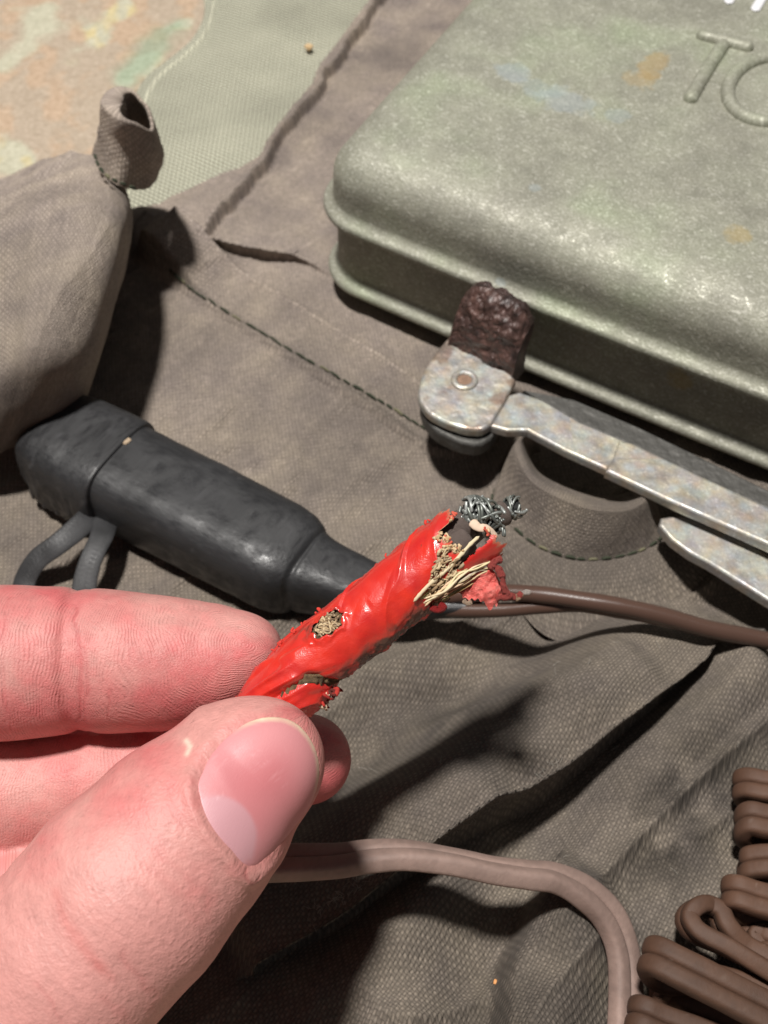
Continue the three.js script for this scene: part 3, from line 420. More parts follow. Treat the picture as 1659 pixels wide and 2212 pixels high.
// ---------- the brown twin cord in front and the coil ----------
const cordBump = grey(512, 512, (i, j) => 0.5 + 0.35 * f2(i * 0.06, j * 0.06, 4) + 0.15 * n2(i * 0.6, j * 0.6));
function twin(pts, rolls, r, col, nu = 160) {                         // two cores side by side; rolls turn the pair about its run
  const c = path(pts), fr = []; const lobes = [];
  for (let i = 0; i <= nu; i++) { const u = i / nu, p = c.getPointAt(u), t = c.getTangentAt(u), w = crp(rolls, u); w.addScaledVector(t, -w.dot(t)).normalize(); fr.push([p, w, V3().crossVectors(t, w)]); }
  const L = c.getLength();
  for (const s of [-1, 1]) lobes.push(grid(nu, 22, (u, v, i) => { const [p, w, b] = fr[i], th = v * Math.PI * 2, k = r * (1 + 0.025 * n2(u * L * 0.25, s * 5)), q = p.clone().addScaledVector(w, s * r * 0.92 + Math.sign(Math.cos(th)) * Math.abs(Math.cos(th)) ** 0.65 * k).addScaledVector(b, Math.sign(Math.sin(th)) * Math.abs(Math.sin(th)) ** 0.65 * k); return { p: q, uv: [u * L / 20, v * r * 6.28 / 20], c: col(q, s) }; }, true));
  return merge(lobes);
}
{
  const grain = grey(512, 512, (i, j) => 0.5 + 0.25 * n2(i * 0.9, j * 0.9) + 0.3 * f2(i * 0.12, j * 0.12, 3));
  const m = M({ vertexColors: true, roughness: 0.66, bumpMap: grain, bumpScale: 0.00006 });
  const rub = (a) => (q) => { const n = f3(q.x * 0.12, q.y * 0.12, q.z * 0.12, 4), d = 0.5 * Math.max(0, n3(q.x * 4.1, q.y * 4.1, q.z * 4.1) - 0.78); const k = 1 + 0.45 * n + 0.12 * n3(q.x * 1.7, q.y * 1.7, q.z * 1.7); return [a[0] * k + d * 0.5, a[1] * k + d * 0.45, a[2] * k + d * 0.4]; };
  const pts = [[420, 1880, 30], [560, 1866, 30], [729, 1859, 29], [800, 1849, 28.5], [879, 1847, 28], [970, 1860, 26.5], [1066, 1880, 24], [1140, 1890, 22], [1198, 1897, 20], [1252, 1922, 17.5], [1301, 1962, 14], [1332, 2012, 11], [1348, 2070, 9], [1352, 2143, 8], [1351, 2212, 8], [1340, 2330, 8]].map((a) => P(...a));
  const cord = mk('twin_cord', twin(pts, [V3(0, -0.4, -0.9), V3(0, -0.42, -0.9), V3(0, -0.62, -0.78), V3(0.05, -0.8, -0.6), V3(0.4, -0.75, -0.55), V3(0.68, -0.62, -0.35), V3(0.78, -0.58, -0.2), V3(0.78, -0.58, -0.15)], 1.62, rub([0.275, 0.190, 0.160]), 260), m, scene);
  tag(cord, 'dusty brown twin core cord arching over the canvas below the thumb', 'cord');
  const co = P(1640, 2050, 0), coil = thing('cord_coil', 'coil of dark brown twin cord heaped at the lower right corner', 'cord coil', V3(co.x, 0, co.z));
  const dk = M({ vertexColors: true, roughness: 0.68, bumpMap: grain, bumpScale: 0.00005 });
  let lk = 0; const jit = (a) => a.map(([x, y, h], i) => [x, y + 7 * n2(i * 1.7 + 5.3 * lk, lk * 2.1), h + 0.9 * n2(i * 1.3, lk * 3.7)]);
  const loop = (a0, w, r = 1.36, c = [0.100, 0.049, 0.029]) => { lk++; const a = jit(a0); return mk('loop', twin(a.map((q) => P(...q)), w, r, rub(c.map((v) => v * (0.92 + 0.16 * n2(lk * 3.3, 2)))), 150), dk, coil); };
  const flat = [V3(0.05, 0.25, 0.8)], W = (x, y, z) => V3(x, y, z);
  const over = [W(-0.2, 0.1, 1), W(-0.2, 0.1, 1), W(-0.2, 0.05, 1), W(-0.2, 0, 1), W(-0.2, 0, 1)];
  // each run comes in from the right, turns down at its left end and goes back underneath
  const bend = (yl, slope, xl, h, drop = 6, dx = 0) => [[1900, yl + slope * (1900 - xl), h], [1760, yl + slope * (1760 - xl), h], [xl + 60, yl + slope * 60, h], [xl + 18, yl + slope * 14, h - 0.3], [xl + 2, yl + 8, h - 2.2], [xl + 18 + dx, yl + 8 + drop * 3.4, h - drop], [xl + 90 + dx, yl + 20 + drop * 4, h - drop - 0.6], [1800, yl + 30 + slope * 220, h - drop - 1]];
  loop(bend(1694, 0.02, 1598, 14), over, 1.5);
  loop(bend(1772, -0.03, 1602, 15), over, 1.55);
  loop(bend(1856, 0.05, 1614, 13), over, 1.5);
  loop(bend(1925, 0.26, 1574, 17), over, 1.5);
  loop([[1900, 2200, 13], [1760, 2145, 14], [1659, 2098, 15], [1570, 2050, 15.5], [1500, 2008, 15], [1484, 1980, 14.6], [1500, 1962, 14.4], [1528, 1960, 14], [1552, 1974, 13.6], [1566, 2004, 13.2], [1606, 2042, 12.8], [1680, 2080, 12], [1800, 2120, 11]], [W(0, 1, 0.35), W(0, 1, 0.5), W(0, 1, 0.5), W(0.1, 1, 0.3), W(0.1, 1, 0.1), W(0, 1, 0), W(0, 1, 0), W(0, 1, 0)], 1.5);
  loop(bend(2062, 0.50, 1402, 21, 8, 8), [W(-0.45, 0.08, 1), W(-0.45, 0.08, 1), W(-0.45, 0.08, 1), W(-0.4, 0, 1), W(-0.4, 0, 1)], 1.62, [0.108, 0.053, 0.031]);
  loop(bend(2188, 0.36, 1370, 14, 6, 5), [W(-0.35, 0.1, 1), W(-0.35, 0.1, 1), W(-0.3, 0.05, 1), W(-0.3, 0, 1)], 1.5);
  for (const [y, x, h, s] of [[1735, 1622, 9, 0], [1815, 1626, 9, 0.02], [1890, 1610, 9, 0.1], [1985, 1606, 10, 0.2], [2030, 1640, 12, 0.3], [2130, 1450, 12, 0.46], [2235, 1400, 8, 0.3]]) loop(bend(y, s, x, h, 5), over, 1.6);
  loop([[1900, 2085, 9], [1740, 2032, 10], [1650, 2010, 11], [1625, 2022, 11], [1645, 2046, 10], [1720, 2070, 9], [1900, 2110, 8]], [W(0, 1, 0.2), W(0, 1, 0.2), W(0, 1, 0.2)], 1.2);
  loop([[1900, 2200, 7], [1600, 2160, 9], [1470, 2140, 10.5], [1428, 2140, 10], [1424, 2170, 8], [1460, 2230, 5], [1600, 2300, 4]], [W(0, 0.5, 1), W(0, 0.6, 1), W(0, 0.7, 1)], 1.3);
}
// ---------- the hand ----------
const J = (a) => a.map(([x, y, d, r]) => ({ p: D(x, y, d), r }));
const FING = [
  J([[577, 1634, 149, 7.0], [527, 1668, 149, 9.7], [398, 1800, 146, 11.9], [275, 1932, 143, 12.9], [169, 2050, 142, 12.7], [20, 2230, 143, 13.6], [-180, 2480, 150, 15]]),       // thumb
  J([[522, 1412, 172, 6.2], [450, 1426, 173, 8.3], [350, 1431, 173, 9.6], [250, 1428, 172.5, 10.1], [170, 1423, 172, 10.0], [90, 1428, 171, 10.6], [0, 1431, 170, 10.9], [-260, 1440, 166, 11], [-620, 1560, 165, 13]]),  // forefinger
  J([[662, 1640, 178, 6.9], [560, 1650, 179, 8.6], [400, 1662, 180, 9.4], [200, 1688, 179, 9.8], [0, 1718, 177, 9.9], [-260, 1760, 172, 10.5], [-640, 1800, 164, 13]]),
  J([[390, 1900, 172, 7], [250, 1905, 175, 8.6], [0, 1940, 174, 9.4], [-260, 1960, 170, 10], [-640, 2050, 160, 12.5]]),
  J([[190, 2120, 170, 6.4], [50, 2125, 172, 7.8], [-260, 2150, 172, 8.6], [-600, 2280, 158, 11]])];
const PALM = [[[-620, 1560, 165, 13], [-1150, 2200, 150, 17]], [[-640, 1800, 164, 13], [-1150, 2250, 150, 17]], [[-640, 2050, 160, 12.5], [-1150, 2300, 150, 16]], [[-600, 2280, 158, 11], [-1150, 2350, 148, 15]], [[-180, 2480, 150, 15], [-600, 2560, 150, 17]], [[-600, 2560, 150, 17], [-1150, 2400, 148, 18]], [[-620, 1560, 165, 12], [-600, 2560, 150, 15]], [[-1150, 2300, 150, 22], [-2000, 2650, 138, 25]]].map(J);
const cone = (p, a, b) => { const dx = b.p.x - a.p.x, dy = b.p.y - a.p.y, dz = b.p.z - a.p.z, ex = p.x - a.p.x, ey = p.y - a.p.y, ez = p.z - a.p.z; const t = clamp((ex * dx + ey * dy + ez * dz) / (dx * dx + dy * dy + dz * dz), 0, 1); return Math.hypot(ex - dx * t, ey - dy * t, ez - dz * t) - (a.r + (b.r - a.r) * t); };
const smin = (a, b, k) => { const h = Math.max(0, k - Math.abs(a - b)) / k; return Math.min(a, b) - h * h * k * 0.25; };
const fingerD = (p, f) => { let d = 1e9; const F = FING[f]; for (let i = 0; i < F.length - 1; i++) d = smin(d, cone(p, F[i], F[i + 1]), 2.2); return d; };
function handD(p) {
  let palm = 1e9; for (const [a, b] of PALM) palm = smin(palm, cone(p, a, b), 10);
  let d = 1e9; for (let f = 0; f < 5; f++) d = smin(d, fingerD(p, f), f === 1 ? 0.9 : 0.9);
  return smin(d, palm, 7);
}
const gradD = (fn, p, e = 0.12) => { const q = p.clone(); const g = (k) => { q.copy(p); q[k] += e; const a = fn(q); q[k] -= 2 * e; return a - fn(q); }; return V3(g('x'), g('y'), g('z')).normalize(); };
function march(fn, px, py, d0, d1) {                                  // where a line of sight meets a surface (nearest miss when it slips past)
  const r = ray(px, py), L = r.length(); let t = d0, bt = d0, bd = 1e9; for (let k = 0; k < 90 && t < d1; k++) { const d = fn(CAM.clone().addScaledVector(r, t)); if (Math.abs(d) < bd) { bd = Math.abs(d); bt = t; } if (bd < 0.004) break; t += d / L * 0.9; }
  const p = CAM.clone().addScaledVector(r, bt); for (let k = 0; k < 2; k++) p.addScaledVector(gradD(fn, p), -fn(p)); return p;
}
const thumbD = (p) => fingerD(p, 0);
// finger coordinates (a straight measure from tip to root), and round it from the side that faces the viewer
const FC = FING.map((F, f) => { const n = Math.min(F.length - 1, f === 0 ? 5 : 6), o = F[0].p, t = F[n].p.clone().sub(o).normalize(), C = F.slice(0, n + 2).map((q) => { const e = q.p.clone().sub(o), u = e.dot(t); return [u, e.addScaledVector(t, -u)]; }); const N0 = CAM.clone().sub(o); N0.addScaledVector(t, -N0.dot(t)).normalize(); return { o, t, C, N0, B0: V3().crossVectors(t, N0) }; });
function fingerUV(p, f) {
  const { o, t, C, N0, B0 } = FC[f], e = p.clone().sub(o), u = e.dot(t); let i = 0; while (i < C.length - 2 && C[i + 1][0] < u) i++;
  const w = sm(0, 1, clamp((u - C[i][0]) / (C[i + 1][0] - C[i][0]), 0, 1)), off = C[i][1].clone().lerp(C[i + 1][1], w); e.addScaledVector(t, -u).sub(off);
  return [u, Math.atan2(e.dot(B0), e.dot(N0)) * 10];
}
// the thumb nail's outline as seen from the front of the nail
const NAIL = [[430, 1724], [426, 1694], [437, 1664], [466, 1614], [500, 1581], [534, 1560], [578, 1549], [625, 1555], [661, 1582], [682, 1619], [690, 1660], [686, 1704], [668, 1749], [638, 1789], [603, 1829], [573, 1857], [547, 1874], [528, 1870], [500, 1839], [465, 1799], [441, 1759]];
const NC = [566, 1707];
const nailPolar = NAIL.map(([x, y]) => [Math.atan2(y - NC[1], x - NC[0]), Math.hypot(x - NC[0], y - NC[1])]).sort((a, b) => a[0] - b[0]);
const nailR = (a) => { const n = nailPolar.length; for (let i = 0; i < n; i++) { let a0 = nailPolar[i][0], a1 = nailPolar[(i + 1) % n][0], q = a; if (a1 < a0) { a1 += Math.PI * 2; if (q < a0) q += Math.PI * 2; } if (q >= a0 && q <= a1) { const t = (q - a0) / (a1 - a0), g = (k) => nailPolar[((i + k) % n + n) % n][1]; return cr(g(-1), g(0), g(1), g(2), t); } } return nailPolar[0][1]; };
const toPx = (p) => { const e = p.clone().sub(CAM), w = e.dot(FW); return [829.5 + e.x / w / TF * 1106, 1106 - e.dot(UPV) / w / TF * 1106]; };
function nailF(p) { const [x, y] = toPx(p), dx = x - NC[0], dy = y - NC[1]; return [Math.hypot(dx, dy) / nailR(Math.atan2(dy, dx)), Math.atan2(dy, dx)]; }
const nailDir = gradD(thumbD, march(thumbD, 560, 1715, 110, 175));

function surfaceNet(fn, lo, hi, h) {                                  // meshes the zero surface of fn; far blocks are skipped
  const n = [0, 1, 2].map((k) => Math.ceil((hi.getComponent(k) - lo.getComponent(k)) / h / 6) * 6 + 1), [nx, ny, nz] = n, val = new Float32Array(nx * ny * nz).fill(9), id = (i, j, k) => (k * ny + j) * nx + i, p = V3(), B = 6, R = h * B * 0.9 + 1.5;
  for (let K = 0; K < nz - 1; K += B) for (let Jj = 0; Jj < ny - 1; Jj += B) for (let I = 0; I < nx - 1; I += B) {
    p.set(lo.x + (I + B / 2) * h, lo.y + (Jj + B / 2) * h, lo.z + (K + B / 2) * h); const c = fn(p);
    const far = Math.abs(c) > R;
    for (let k = K; k <= K + B; k++) for (let j = Jj; j <= Jj + B; j++) for (let i = I; i <= I + B; i++) { if (far) { const q = id(i, j, k); if (val[q] === 9) val[q] = c; continue; } p.set(lo.x + i * h, lo.y + j * h, lo.z + k * h); val[id(i, j, k)] = fn(p); }
  }
  const vid = new Int32Array(nx * ny * nz).fill(-1), pos = [], idx = [];
  for (let k = 0; k < nz - 1; k++) for (let j = 0; j < ny - 1; j++) for (let i = 0; i < nx - 1; i++) {
    let s = 0, x = 0, y = 0, z = 0; const v = []; for (let c = 0; c < 8; c++) v.push(val[id(i + (c & 1), j + (c >> 1 & 1), k + (c >> 2))]);
    let neg = 0; for (const q of v) if (q < 0) neg++; if (neg === 0 || neg === 8) continue;
    for (let a = 0; a < 8; a++) for (const b of [a | 1, a | 2, a | 4]) if (b !== a && (v[a] < 0) !== (v[b] < 0)) { const t = v[a] / (v[a] - v[b]); x += mix(a & 1, b & 1, t); y += mix(a >> 1 & 1, b >> 1 & 1, t); z += mix(a >> 2, b >> 2, t); s++; }
    vid[id(i, j, k)] = pos.length; pos.push(V3(lo.x + (i + x / s) * h, lo.y + (j + y / s) * h, lo.z + (k + z / s) * h));
  }
  const quad = (a, b, c, d, f) => { if (a < 0 || b < 0 || c < 0 || d < 0) return; f ? idx.push(a, b, c, a, c, d) : idx.push(a, c, b, a, d, c); };
  for (let k = 1; k < nz - 1; k++) for (let j = 1; j < ny - 1; j++) for (let i = 1; i < nx - 1; i++) {
    const v = val[id(i, j, k)] < 0;
    if (v !== (val[id(i + 1, j, k)] < 0)) quad(vid[id(i, j - 1, k - 1)], vid[id(i, j, k - 1)], vid[id(i, j, k)], vid[id(i, j - 1, k)], v);
    if (v !== (val[id(i, j + 1, k)] < 0)) quad(vid[id(i - 1, j, k - 1)], vid[id(i - 1, j, k)], vid[id(i, j, k)], vid[id(i, j, k - 1)], v);
    if (v !== (val[id(i, j, k + 1)] < 0)) quad(vid[id(i - 1, j - 1, k)], vid[id(i, j - 1, k)], vid[id(i, j, k)], vid[id(i - 1, j, k)], v);
  }
  return { pos, idx };
}
{
  const lo = V3(1e9, 1e9, 1e9), hi = V3(-1e9, -1e9, -1e9); for (const c of [...FING, ...PALM]) for (const a of c) { lo.min(a.p.clone().subScalar(a.r + 3)); hi.max(a.p.clone().addScalar(a.r + 3)); }
  const { pos, idx } = surfaceNet(handD, lo, hi, 0.62), N = pos.length;
  const chain = new Uint8Array(N), nor = [];
  for (let i = 0; i < N; i++) {
    const p = pos[i]; for (let k = 0; k < 2; k++) { const d = handD(p); if (Math.abs(d) > 0.01) p.addScaledVector(gradD(handD, p), -d); }
    let b = 1e9; for (let f = 0; f < 5; f++) { const d = fingerD(p, f); if (d < b) { b = d; chain[i] = Math.min(f, 2); } } if (b > 3) chain[i] = 2;
    nor.push(gradD(handD, p));
  }
  for (let i = 0; i < N; i++) {                                       // soft flesh, the fold round the nail and the joint creases
    const p = pos[i], n = nor[i]; let d = 0.18 * f3(p.x * 0.12, p.y * 0.12, p.z * 0.12, 3);
    if (chain[i] === 0 && n.dot(nailDir) > -0.35) { const [f, a] = nailF(p); if (f < 1.7) { const prox = sm(0.2, 0.9, Math.cos(a - 2.35)); const side = 0.75 + 0.5 * prox; d += 0.5 * side * Math.exp(-(((f - 1.15) / 0.10) ** 2)) * (1 - 0.75 * sm(0.4, 0.95, Math.cos(a + 0.95))) - 0.45 * (1 - sm(0.86, 1.02, f)); } }
    if (chain[i] === 0) { const [u, v] = fingerUV(p, 0); d += -0.35 * Math.exp(-(((u - 50 - 0.12 * v) / 1.4) ** 2)) * sm(0, 8, v) - 0.2 * Math.exp(-(((u - 33 + 0.1 * v) / 1) ** 2)) * sm(2, 9, v); }
    if (chain[i] === 1) { const u = fingerUV(p, 1)[0]; d += -0.5 * Math.exp(-(((u - 24.3) / 0.9) ** 2)) - 0.22 * Math.exp(-(((u - 22.6) / 0.6) ** 2)); }
    p.addScaledVector(n, d);
  }
  // real normals of the displaced surface
  const sn = pos.map(() => V3()), e1 = V3(), e2 = V3(); for (let t = 0; t < idx.length; t += 3) { const [a, b, c] = [idx[t], idx[t + 1], idx[t + 2]]; e1.subVectors(pos[b], pos[a]); e2.subVectors(pos[c], pos[a]); e1.cross(e2); sn[a].add(e1); sn[b].add(e1); sn[c].add(e1); } sn.forEach((q, i) => { q.normalize(); if (q.dot(nor[i]) < 0) q.negate(); });
  const UM = [110, 80, 110], VM = 64, key = new Map(), P2 = [], N2 = [], U2 = [], groups = [[], [], []];
  const uvc = [0, 1, 2].map(() => new Map());
  const uvOf = (c, i) => { let r = uvc[c].get(i); if (!r) { r = fingerUV(pos[i], c); uvc[c].set(i, r); } return r; };
  for (let t = 0; t < idx.length; t += 3) {
    const T = [idx[t], idx[t + 1], idx[t + 2]], c = Math.min(...T.map((i) => chain[i])), U = T.map((i) => uvOf(c, i).slice()); const vm = Math.max(...U.map((u) => u[1]));
    T.forEach((i, k) => { let w = 0; if (vm - U[k][1] > 30) { w = 1; U[k][1] += 20 * Math.PI; } const id = (c * 2 + w) * N + i; let q = key.get(id); if (q === undefined) { q = P2.length / 3; key.set(id, q); P2.push(pos[i].x, pos[i].y, pos[i].z); N2.push(sn[i].x, sn[i].y, sn[i].z); U2.push((U[k][0] + 10) / UM[c], (U[k][1] + 32) / VM); } groups[c].push(q); });
  }
  const g = new THREE.BufferGeometry(); g.setAttribute('position', new THREE.Float32BufferAttribute(P2, 3)); g.setAttribute('normal', new THREE.Float32BufferAttribute(N2, 3)); g.setAttribute('uv', new THREE.Float32BufferAttribute(U2, 2)); g.setIndex(groups.flat()); let st = 0; groups.forEach((q, k) => { g.addGroup(st, q.length, k); st += q.length; });
  // skin: colour and relief in finger coordinates
  const at = (f, x, y) => { const fn = (p) => fingerD(p, f); return fingerUV(march(fn, x, y, 105, 190), f); };
  const lines = (f, L) => L.map(([pts, w, k]) => [pts.map(([x, y]) => at(f, x, y)), w, k]);
  const lineD = (L, u, v) => { let s = 0; for (const [pts, w, k] of L) { let best = 1e9; for (let i = 0; i < pts.length - 1; i++) { const [ax, ay] = pts[i], [bx, by] = pts[i + 1], dx = bx - ax, dy = by - ay, t = clamp(((u - ax) * dx + (v - ay) * dy) / (dx * dx + dy * dy), 0, 1); best = Math.min(best, Math.hypot(u - ax - dx * t, v - ay - dy * t)); } if (best < w * 3) s += k * Math.exp(-((best / w) ** 2)); } return s; };
  const creaseT = lines(0, [[[[300, 1860], [340, 1880], [385, 1920], [420, 1985]], 0.5, 0.28], [[[350, 1850], [400, 1880], [440, 1925], [455, 1990]], 0.45, 0.25], [[[270, 2060], [310, 2110], [335, 2150]], 0.5, 0.4], [[[220, 2150], [260, 2180], [290, 2212]], 0.5, 0.3], [[[80, 2130], [110, 2170], [130, 2212]], 0.3, 0.3], [[[380, 1900], [430, 1960], [445, 2030]], 0.4, 0.2], [[[525, 1880], [545, 1900], [560, 1890]], 0.25, 0.8], [[[260, 1890], [300, 1905], [350, 1950]], 0.4, 0.18]]);
  const redT = lines(0, [[[[125, 1930], [145, 1990], [170, 2030], [215, 2085]], 0.7, 0.42], [[[215, 2085], [240, 2110]], 0.6, 0.25]]), callus = lines(0, [[[[402, 1598], [412, 1612], [405, 1628]], 0.35, 1]]);
  const creaseI = lines(1, [[[[163, 1310], [172, 1400], [175, 1480], [172, 1560]], 0.35, 1], [[[182, 1400], [188, 1480], [186, 1560]], 0.3, 0.6], [[[240, 1490], [238, 1560]], 0.25, 0.5], [[[20, 1290], [10, 1400], [14, 1540]], 0.3, 0.4]]);
  const skin = (f, n, m, rel) => {                                     // rel: 1 relief, 0 colour
    const du = UM[f] / n, dv = VM / m;
    return (i, j) => {
      const u = i * du - 10, v = j * dv - 32; let r = 0.5, ridge = 0, crease = 0, red = 0, white = 0;
      const a = f2(u * 0.09 + f * 20, v * 0.09, 4), b = f2(u * 0.45 + 7, v * 0.45 + f * 9, 3), fine = n2(u * 5.5, v * 5.5) * 0.5 + n2(u * 11, v * 11) * 0.5;
      if (f === 0) { crease = lineD(creaseT, u + 0.5 * n2(u * 0.7, v * 0.7), v + 0.5 * n2(u * 0.7 + 9, v * 0.7)); red = lineD(redT, u + 0.5 * b, v); white = lineD(callus, u, v); const ce = 1 - Math.abs(n2(u * 0.8 + v * 0.25, v * 0.55)) * 2.2; crease += Math.max(0, ce - 0.7) * 0.4 * sm(20, 30, u); }
      else {
        const wob = 1.1 * n2(u * 0.16, v * 0.16 + f) + 0.35 * n2(u * 0.5, v * 0.5); let ph;
        const w = sm(13, 20, u), loop = Math.hypot((u + 1) * 0.9, (v - 2.5 - 0.35 * u) * 0.8), tr = u + 0.02 * (v + 2) * (v + 2) * (u < 24 ? 1 : 0.3) + (u > 24 ? 0.12 * v : 0);
        ph = mix(loop, tr, w) + wob; ridge = Math.cos(ph * 2 * Math.PI / 0.47); ridge *= clamp(0.55 + 0.75 * n2(u * 0.9, v * 0.9) + 0.3 * n2(u * 3, v * 3), 0, 1) * (1 - sm(14, 20, Math.abs(v))) * (f === 2 ? 0.8 : 1);
        if (f === 1) crease = lineD(creaseI, u + 0.4 * n2(u * 0.7, v * 0.7), v);
      }
      if (rel) return clamp(0.5 + 0.13 * ridge - 0.38 * crease + 0.22 * white + 0.16 * fine + 0.14 * b - 0.3 * Math.max(0, n2(u * 2.6 + 40, v * 2.6) - 0.62) + (f === 0 ? 0.12 * (1 - Math.abs(n2(u * 1.6 + v * 0.7, v * 1.3 - u * 0.4)) * 2) : 0), 0, 1);
      const flush = f === 0 ? 0.55 * (1 - sm(4, 26, u)) + 0.30 * Math.exp(-(((u - 44) / 7) ** 2)) : 0.55 + 0.28 * (1 - sm(0, 14, u)) + 0.2 * Math.exp(-(((u - 24.3) / 2) ** 2));
      const k = clamp(flush + 1.35 * a + 0.5 * b, 0, 1.35); let c = [mix(0.615, 0.560, k), mix(0.288, 0.168, k), mix(0.258, 0.162, k)];
      const mott = f2(u * 1.1 + 5, v * 1.1 + f, 3), pore = Math.max(0, n2(u * 2.6 + 40, v * 2.6) - 0.62), sh = 1 + 0.05 * ridge + 0.07 * fine + 0.10 * b + 0.10 * mott - 0.35 * pore; c = c.map((x) => x * sh);
      c = [c[0] * (1 - 0.12 * crease), c[1] * (1 - 0.32 * crease), c[2] * (1 - 0.30 * crease)]; if (red) c = [c[0] * (1 - 0.06 * red), c[1] * (1 - 0.42 * red), c[2] * (1 - 0.42 * red)]; if (white) c = c.map((x, q) => mix(x, [0.78, 0.62, 0.5][q], white * 0.7));
      return c.map((x) => Math.max(0.01, x) ** (1 / 2.2));
    };
  };
  const SZ = [[1024, 768], [1536, 1280], [1280, 896]];
  const mats = SZ.map(([n, m], f) => M({ map: texture(n, m, skin(f, n, m, 0), true), bumpMap: grey(n, m, skin(f, n, m, 1)), bumpScale: f === 0 ? 0.00022 : 0.00022, roughness: 0.56, side: THREE.FrontSide }));
  const base = FING[0][4].p; const hand = new THREE.Mesh(g, mats); hand.castShadow = hand.receiveShadow = true;
  g.translate(-base.x, -base.y, -base.z); g.scale(0.001, 0.001, 0.001); hand.name = 'hand'; hand.position.copy(base).multiplyScalar(0.001); BASE.set(hand, base.clone()); scene.add(hand);
  tag(hand, 'bare pink hand reaching in from the left, pinching the red cable', 'hand');
  // the nail
  const ng = grid(72, 34, (u, v) => {
    const a = u * Math.PI * 2, rho = Math.min(1, v / 0.9) * 1.0, under = v > 0.9 ? (v - 0.9) / 0.1 : 0, R = nailR(Math.atan2(Math.sin(a), Math.cos(a))) * (rho * 1.0 + 0.012 * under), x = NC[0] + Math.cos(a) * R, y = NC[1] + Math.sin(a) * R;
    const p = march(thumbD, x, y, 110, 175), n = gradD(thumbD, p), free = sm(0.35, 0.9, Math.cos(a + 0.95));
    const lift = 0.22 * (1 - rho ** 6) - 0.10 + 0.16 * free * rho ** 4 - under * 0.55; p.addScaledVector(n, lift + 0.03 * n2(x * 0.02, y * 0.02));
    const ex = x - 470, ey = y - 1800, lun = sm(-6, 6, 92 - Math.hypot(x - 462, (y - 1810) * 1.0)), edge = free * sm(0.93, 0.965, rho) * (0.75 + 0.4 * n2(x * 0.09, y * 0.09)); const bl = n2(x * 0.012, y * 0.012), glow = sm(0.1, 1, rho);
    let c = [0.60 + 0.05 * bl, 0.205 + 0.04 * bl + 0.03 * glow, 0.218 + 0.04 * bl + 0.03 * glow]; c = c.map((q, k) => mix(q, [0.58, 0.325, 0.36][k], lun * 0.75)); c = c.map((q, k) => mix(q, [0.74, 0.60, 0.42][k], clamp(edge, 0, 1))); const sc = Math.max(0, n2((x * 0.8 + y) * 0.16, (x - y) * 0.012) - 0.75) * 0.25; c = c.map((q) => q + sc);
    return { p, uv: [x / 60, y / 60], c };
  }, false);
  const nailBump = grey(256, 256, (i, j) => 0.5 + 0.3 * n2(i * 0.3 + j * 0.25, (i - j) * 0.02) + 0.2 * n2(i * 0.2, j * 0.2));
  mk('thumb_nail', ng, M({ vertexColors: true, roughness: 0.5, clearcoat: 0.06, clearcoatRoughness: 0.3, bumpMap: nailBump, bumpScale: 0.00002 }), hand);
}

